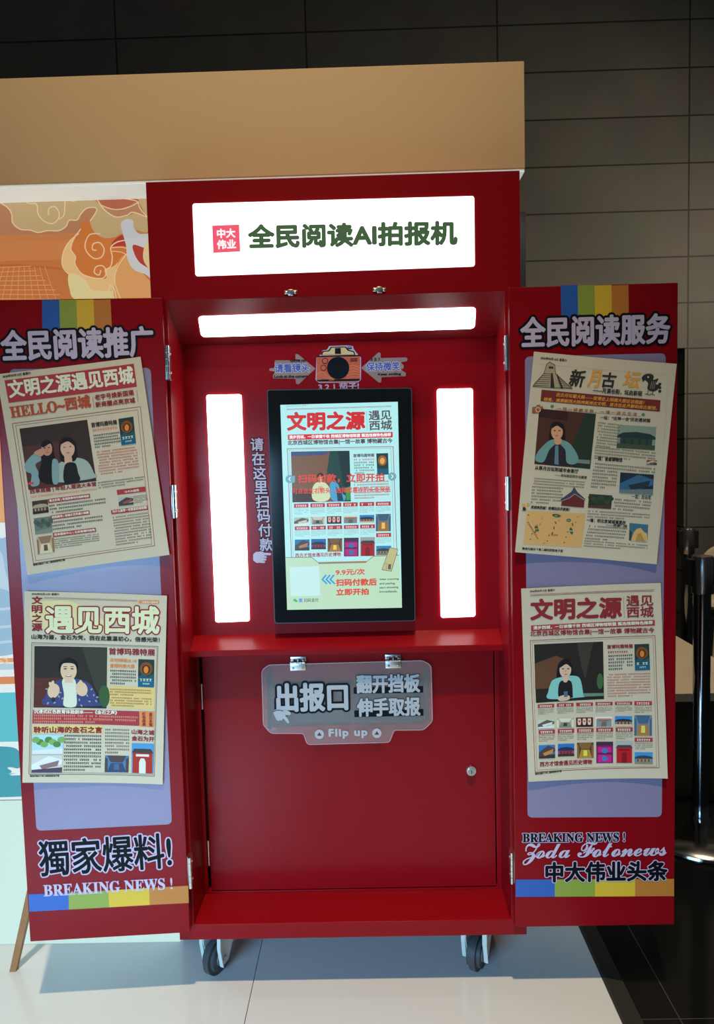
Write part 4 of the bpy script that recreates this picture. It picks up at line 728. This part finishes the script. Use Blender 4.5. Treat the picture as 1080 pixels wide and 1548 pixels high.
part(t, 'motto', f)
def f(mb):
    K.quad(mb, [(160, 950), (445, 975), (474, 695), (184, 668)], ink(70, 42, 34), 1); K.poly(mb, [(420, 690), (474, 695), (445, 975), (360, 967), (350, 860)], ink(36, 50, 42), 2); K.poly(mb, [(184, 668), (330, 682), (330, 730), (180, 710)], ink(52, 30, 28), 2)
    SK, HR, TE = ink(188, 142, 110), ink(28, 24, 24), ink(96, 140, 140)
    K.poly(mb, smooth([(275, 735), (310, 755), (318, 820), (310, 850), (240, 840), (238, 780), (248, 745)], True), HR, 4); K.poly(mb, [(262, 815), (290, 815), (292, 840), (262, 840)], SK, 5); K.ell(mb, 275, 786, 30, 40, SK, 6); K.poly(mb, smooth([(246, 770), (262, 742), (285, 740), (306, 760), (306, 775), (276, 755)], True), HR, 6)
    K.poly(mb, smooth([(262, 820), (284, 818), (300, 826), (292, 848), (268, 850)], True), SK, 7); K.poly(mb, smooth([(166, 932), (176, 890), (225, 838), (262, 824), (268, 845), (235, 880), (207, 938)], True), TE, 6); K.poly(mb, smooth([(298, 828), (340, 845), (378, 900), (384, 935), (360, 952), (325, 940), (318, 880), (294, 850)], True), TE, 6)
    K.poly(mb, smooth([(225, 870), (270, 852), (318, 866), (330, 925), (334, 955), (207, 942)], True), ink(38, 36, 44), 5); K.poly(mb, [(266, 856), (282, 856), (284, 954), (262, 950)], ink(88, 116, 134), 6)
    for ex in (263, 287): K.ell(mb, ex, 780, 6, 2.4, HR, 7)
    K.ell(mb, 274, 806, 8, 3, ink(156, 84, 70), 7); K.ell(mb, 275, 792, 4, 6, ink(170, 122, 94), 6); K.quad(mb, [(380, 945), (442, 950), (444, 930), (384, 926)], ink(110, 120, 112), 3)
part(t, 'portrait_photo', f, 'printed photo of a woman resting her chin on folded hands')
def f(mb): K.text(mb, '一坛：“古神一合”历史遗祯园', 494, 722, 746, 738, 18, BK, .7); K.para(mb, (484, 736), (606, 750), (474, 868), 9, GTX, .46); K.para(mb, (470, 862), (776, 892), (466, 920), 4, GTX, .46)
part(t, 'altar_article', f)
def f(mb): K.text(mb, '一馆：首都博物馆', 466, 930, 606, 940, 20, BK, .8); K.para(mb, (470, 944), (774, 972), (468, 978), 2, GTX, .46, last=1); K.para(mb, (460, 978), (586, 988), (448, 1078), 6, GTX, .46)
part(t, 'museum_article', f)
def f(mb): K.text(mb, '从祭月古坛到城市会客厅', 162, 978, 384, 998, 20, BK, .8); K.text(mb, '——月坛街区的文化蜕变', 264, 1012, 428, 1026, 14, BK, .5); K.para(mb, (160, 1020), (420, 1040), (154, 1060), 3, GTX, .46, last=1); K.para(mb, (148, 1062), (310, 1072), (140, 1156), 6, GTX, .46)
part(t, 'district_article', f)
def f(mb): K.text(mb, '一花：白云花', 655, 1124, 750, 1130, 19, BK, .6); K.para(mb, (572, 1126), (756, 1142), (556, 1190), 4, GTX, .46); K.para(mb, (434, 1186), (748, 1206), (430, 1228), 3, GTX, .46); K.text(mb, '一墙：明北京城城墙遗存', 426, 1244, 624, 1258, 19, BK, .7); K.text(mb, '——西便门段', 526, 1266, 632, 1274, 15, BK, .5); K.para(mb, (440, 1262), (636, 1276), (414, 1340), 5, GTX, .46); K.para(mb, (414, 1338), (738, 1362), (410, 1376), 3, GTX, .46); K.line(mb, [(180, 440), (838, 500), (780, 1445)], 1.2, ink(160, 148, 118))
part(t, 'wall_article', f)
def f(mb):
    YE = ink(190, 152, 96); K.quad(mb, [(100, 1356), (402, 1376), (422, 1204), (120, 1186)], ink(188, 154, 100), 1)
    for x, y, a, b in ((172, 1230, 30, 26), (334, 1236, 34, 32), (254, 1290, 68, 62), (346, 1342, 30, 22), (200, 1320, 40, 30)): K.ell(mb, x, y, a, b, YE, 2)
    for x, y, a, r in ((272, 1212, 22, .15), (170, 1278, 16, 1.0), (348, 1290, 18, 1.3), (335, 1236, 12, 0)): K.ell(mb, x, y, a, 8, ink(58, 88, 52), 4, r); K.para(mb, (x-a*.5, y-2), (x+a*.5, y-1), (x-a*.5, y+3), 1, WI, .9, .7, 5, 1)
    for i in range(22): K.ell(mb, 128+(i*61 % 270), 1208+(i*47 % 150), 4+(i % 3)*2, 3, (BRN, OG, ink(110, 70, 40))[i % 3], 4, i)
    K.para(mb, (126, 1240), (180, 1330), (118, 1246), 1, BRN, .7, 1.2, 4, 1); K.para(mb, (232, 1306), (280, 1308), (232, 1314), 1, DR, .8, .8, 4, 1)
part(t, 'map_drawing', f)
def f(mb): K.text(mb, '欢迎来西城！吃喝玩乐手册指！', 140, 1176, 340, 1190, 16, BK, .7, shear=.2); K.ell(mb, 104, 1160, 9, 9, ink(190, 150, 70), 2); K.ell(mb, 126, 1156, 9, 9, ink(190, 150, 70), 2); K.ell(mb, 106, 1177, 8, 9, BK, 2); K.curve(mb, [(94, 1186), (110, 1188), (118, 1178)], 2, BK, 3)
part(t, 'map_title', f)
for q, pk, kd in (((586, 750, 778, 868, -8, 12), ((120, 138, 128), (36, 52, 56), (46, 66, 56), (60, 74, 56)), 'roof'), ((598, 992, 766, 1096, -6, 12), ((30, 44, 62), (48, 92, 128), (36, 48, 60), (96, 110, 116)), 'diag'), ((440, 1102, 558, 1172, -6, 8), ((44, 50, 40), (40, 60, 44), (52, 66, 52), (70, 50, 44)), 'tree'), ((645, 1250, 738, 1338, -4, 8), ((54, 100, 122), (190, 156, 96), (160, 126, 72), (52, 60, 60)), 'rock'), ((730, 930, 782, 952, -2, 2), ((120, 56, 44), (190, 170, 140), (90, 110, 120), (60, 50, 46)), 'diag')):
    part(t, 'thumbnail_photo', lambda mb: thumb(K, mb, q, pk, kd, ink))
def f(mb): K.poly(mb, [(294, 1130), (320, 1112), (350, 1090), (364, 1066), (380, 1092), (420, 1128), (420, 1138), (380, 1118), (366, 1106), (340, 1124), (300, 1142)], ink(60, 62, 86), 2); K.poly(mb, [(300, 1140), (340, 1124), (366, 1106), (416, 1136), (414, 1172), (296, 1162)], ink(92, 40, 40), 3); K.line(mb, [(300, 1138), (340, 1122), (366, 1102), (418, 1134)], 3, ink(150, 146, 150), 4)
part(t, 'temple_picture', f)

# 4 lower right
fr, t = paper(RF, [(787.3, 889), (998.5, 880.8), (1008.3, 1175), (798.5, 1180)], 'newspaper on the lower right door with grid of small museum pictures', .004, .003)
K = Canvas(fr, 760, 860, 3.375, .0002, True)
part(t, 'footer_line', lambda mb: K.text(mb, BOOT, 162, 1042, 298, 1030, 11, BK, .4)); part(t, 'date_line', lambda mb: K.text(mb, DATE, 134, 116, 264, 110, 11, BK, .4)); part(t, 'title_rule', lambda mb: (K.line(mb, [(138, 128), (766, 104)], 2, DR), K.line(mb, [(138, 134), (766, 110)], 2, DR)))
part(t, 'masthead', lambda mb: K.text(mb, '文明之源', 142, 256, 602, 246, 104, DR, 5), 'bold red headline')
part(t, 'side_title', lambda mb: (K.text(mb, '遇见\n西城', 630, 246, 764, 242, 112, DR, 1.6), K.line(mb, [(614, 140), (618, 246)], 1.5, BRN)))
def f(mb): K.bar(mb, 142, 314, 772, 286, 30, RI, 1); K.text(mb, '漫步西城，一日读懂千秋 西城区博物馆联盟 甄选馆展特色推荐', 154, 306, 760, 279, 18, WI, .7)
part(t, 'red_banner', f)
part(t, 'subtitle', lambda mb: K.text(mb, '北京西城区博物馆合集|一馆一故事 博物藏古今', 138, 344, 768, 326, 31, DR, .9))
part(t, 'page_border', lambda mb: (K.line(mb, [(138, 362), (772, 336), (792, 1006), (162, 1028)], 2.5, DR, 1, True), K.line(mb, [(148, 370), (762, 346), (780, 1000), (172, 1018)], 1.5, BRN, 1, True)))
def f(mb):
    K.quad(mb, [(168, 680), (516, 662), (510, 368), (158, 382)], ink(34, 32, 28), 1); K.poly(mb, [(162, 480), (270, 440), (350, 470), (350, 600), (164, 610)], ink(88, 60, 42), 2); K.poly(mb, [(378, 376), (460, 372), (420, 560), (400, 500)], ink(52, 50, 44), 2); K.ell(mb, 495, 570, 16, 40, ink(56, 92, 56), 3); K.quad(mb, [(400, 650), (514, 645), (514, 630), (410, 632)], ink(90, 120, 110), 3)
    SK, HR, TE = ink(190, 162, 142), ink(22, 20, 22), ink(114, 176, 172)
    K.poly(mb, smooth([(314, 456), (346, 470), (356, 520), (362, 560), (330, 570), (280, 560), (274, 530), (284, 480)], True), HR, 4); K.poly(mb, [(304, 540), (334, 540), (338, 566), (302, 570)], SK, 6); K.ell(mb, 318, 512, 30, 40, SK, 7); K.poly(mb, smooth([(290, 500), (302, 468), (325, 464), (346, 486), (348, 500), (322, 482)], True), HR, 8)
    K.poly(mb, smooth([(262, 560), (300, 548), (360, 542), (394, 560), (410, 640), (402, 652), (236, 660), (232, 620), (246, 575)], True), TE, 4); K.poly(mb, smooth([(290, 575), (346, 570), (356, 640), (350, 654), (287, 658)], True), ink(24, 24, 28), 6)
    K.poly(mb, smooth([(280, 652), (310, 640), (338, 644), (336, 664), (290, 670)], True), SK, 8); K.quad(mb, [(312, 650), (330, 648), (330, 620), (310, 622)], ink(70, 90, 120), 9)
    for ex in (306, 332): K.ell(mb, ex, 506, 6, 2.4, HR, 8)
    K.ell(mb, 320, 534, 8, 3, ink(166, 96, 90), 8); K.ell(mb, 319, 518, 4, 6, ink(172, 142, 122), 7); K.ell(mb, 318, 566, 12, 10, SK, 7)
part(t, 'portrait_photo', f, 'printed photo of a woman in a teal cardigan')
def f(mb): K.text(mb, '首博玛雅特展', 531, 405, 660, 400, 20, DR, .8); K.para(mb, (534, 418), (660, 413), (534, 430), 1, RI, .8, 1, 2, 1); K.para(mb, (536, 438), (660, 432), (538, 522), 5, BK, .5); K.para(mb, (532, 534), (748, 526), (534, 658), 9, ink(160, 70, 60), .46)
part(t, 'exhibition_article', f)
part(t, 'exhibition_poster', poster(K, [(671, 514), (746, 510), (742, 378), (668, 381)]))
rows_p = [(177+98.5*i, 262+99*i, (686-i*3, 706-i*3.6), (712-i*3, 742-i*3), (764-i*4, 808-i*2.2)) for i in range(5)] + [(668, 756, (670, 692), (700, 734), (742, 846))] + \
         [(181+98.5*i, 265+99*i, (816-i*2.6, 838-i*2.6), (843-i*2.6, 880-i*2.6), (893-i*4.5, (960, 952, 962, 988, 986)[i])) for i in range(5)] + [(670, 760, (856, 878), (884, 920), (930, 990))]
museum_grid(K, t, 0, 0, rows_p, ink, RI, GTX, WI)
part(t, 'page_footer', lambda mb: K.text(mb, '西方才馆舍遇见历史博物', 187, 1000, 454, 992, 24, DR, .9))

# ------------------------------------------------------------------ things around the booth
CHR = mat('dark_chrome', (.30, .30, .31), .10, 1); CHB = mat('bright_chrome', (.62, .60, .56), .14, 1); BP = mat('black_rubber', (.01, .01, .011), .4)
def stanchion(x, y, z1, label, r=.2):
    t = thing('queue_post', label, 'queue post', (x, y, GZ), 'queue posts beside the booth')
    mb = MB(); mb.lathe((x, y, GZ), [(0, .0), (r, .0), (r+.004, .006), (r+.003, .014), (r-.01, .022), (r*.65, .032), (.06, .040), (.034, .046), (.0, .046)], CHB, 56); mb.build('base', t, smooth=True)
    mb = MB(); mb.cyl((x, y, GZ+.04), (x, y, z1-.12), .0265, CHR, 36); mb.lathe((x, y, GZ+.04), [(.0, 0), (.03, 0), (.03, .018), (.027, .02)], CHR, 36); mb.build('post', t, smooth=True)
    mb = MB(); mb.lathe((x, y, z1-.125), [(.0, 0), (.033, 0), (.034, .003), (.034, .112), (.031, .12), (.0, .125)], mat('post_head', (.42, .37, .34), .28, 1), 40); mb.build('head', t, smooth=True)
    for s in (-1, 1): mb = MB(); mb.box(x+s*.036-.011, x+s*.036+.011, y-.016, y+.016, z1-.10, z1-.014, BP, .003); mb.build('belt_slot', t)
stanchion(1.125, .735, .765, 'front chrome queue post with broad round base right of the booth')
p = ray(1040, 797, 'y', 1.9); stanchion(p.x, 1.9, p.z, 'rear chrome queue post behind the low cream bench', .165)
mb = MB()
bench = thing('bench', 'low bench with glossy cream top behind the queue post', 'bench', (1.1, 1.4, GZ))
mb.box(.72, 1.455, .915, 1.72, .222, .252, mat('cream_gloss_top', (.66, .56, .40), .10), .002); mb.build('bench_top', bench)
mb = MB(); mb.box(.74, 1.44, .95, 1.70, GZ, .222, mat('dark_olive_panel', (.045, .040, .025), .2), .002); mb.build('bench_base', bench)
mb = MB(); ch = thing('chair', 'cream round-backed chair behind the queue posts', 'chair', (1.90, 2.28, GZ)); CRC = mat('cream_shell', (.78, .66, .48), .4)
p = ray(1094, 858, 'y', 2.36); b = bmesh.new(); bmesh.ops.create_uvsphere(b, u_segments=28, v_segments=18, radius=.125); mb.bm(b, CRC, Matrix.Translation((p.x, 2.37, p.z)) @ Matrix.Diagonal((1, .22, 1, 1))); mb.build('backrest', ch, smooth=True)
mb = MB(); mb.lathe((p.x, 2.27, .27), [(0, 0), (.17, .0), (.19, .02), (.18, .04), (.0, .045)], CRC, 36); mb.build('seat', ch, smooth=True)
mb = MB(); mb.cyl((p.x, 2.38, .3), (p.x, 2.38, p.z-.1), .016, CRC, 14); mb.build('back_post', ch, smooth=True)
for sx_, sy_ in ((-1, -1), (1, -1), (-1, 1), (1, 1)):
    mb = MB(); mb.cyl((p.x+sx_*.15, 2.27+sy_*.12, GZ), (p.x+sx_*.11, 2.27+sy_*.09, .275), .011, CRC, 14, .014); mb.build('leg', ch, smooth=True)
mb = MB(); WD = mat('brown_wood', (.36, .16, .06), .5, mottle=.25, mscale=30)
p0 = ray(21, 1466, 'z', FZ); p0 = V3((p0.x, p0.y, FZ)); p1 = V3((p0.x+.21, .183, .72)); d = (p1-p0).normalized(); sx_ = V3((1, 0, 0)).cross(d).normalized(); s2 = d.cross(sx_)
vs = []
for q_, r in ((p0, .008), (p1, .011)):
    for a_, b_ in ((-1, -1), (1, -1), (1, 1), (-1, 1)): vs.append(q_+s2*a_*r+sx_*b_*r)
for i in range(4): vs[i].z = FZ
mb.add(vs, [(3, 2, 1, 0), (4, 5, 6, 7)]+[(i, (i+1) % 4, 4+(i+1) % 4, 4+i) for i in range(4)], WD)
tag(mb.build('wooden_pole', loc=p0), 'brown wooden pole leaning behind the left door of the booth', 'pole')
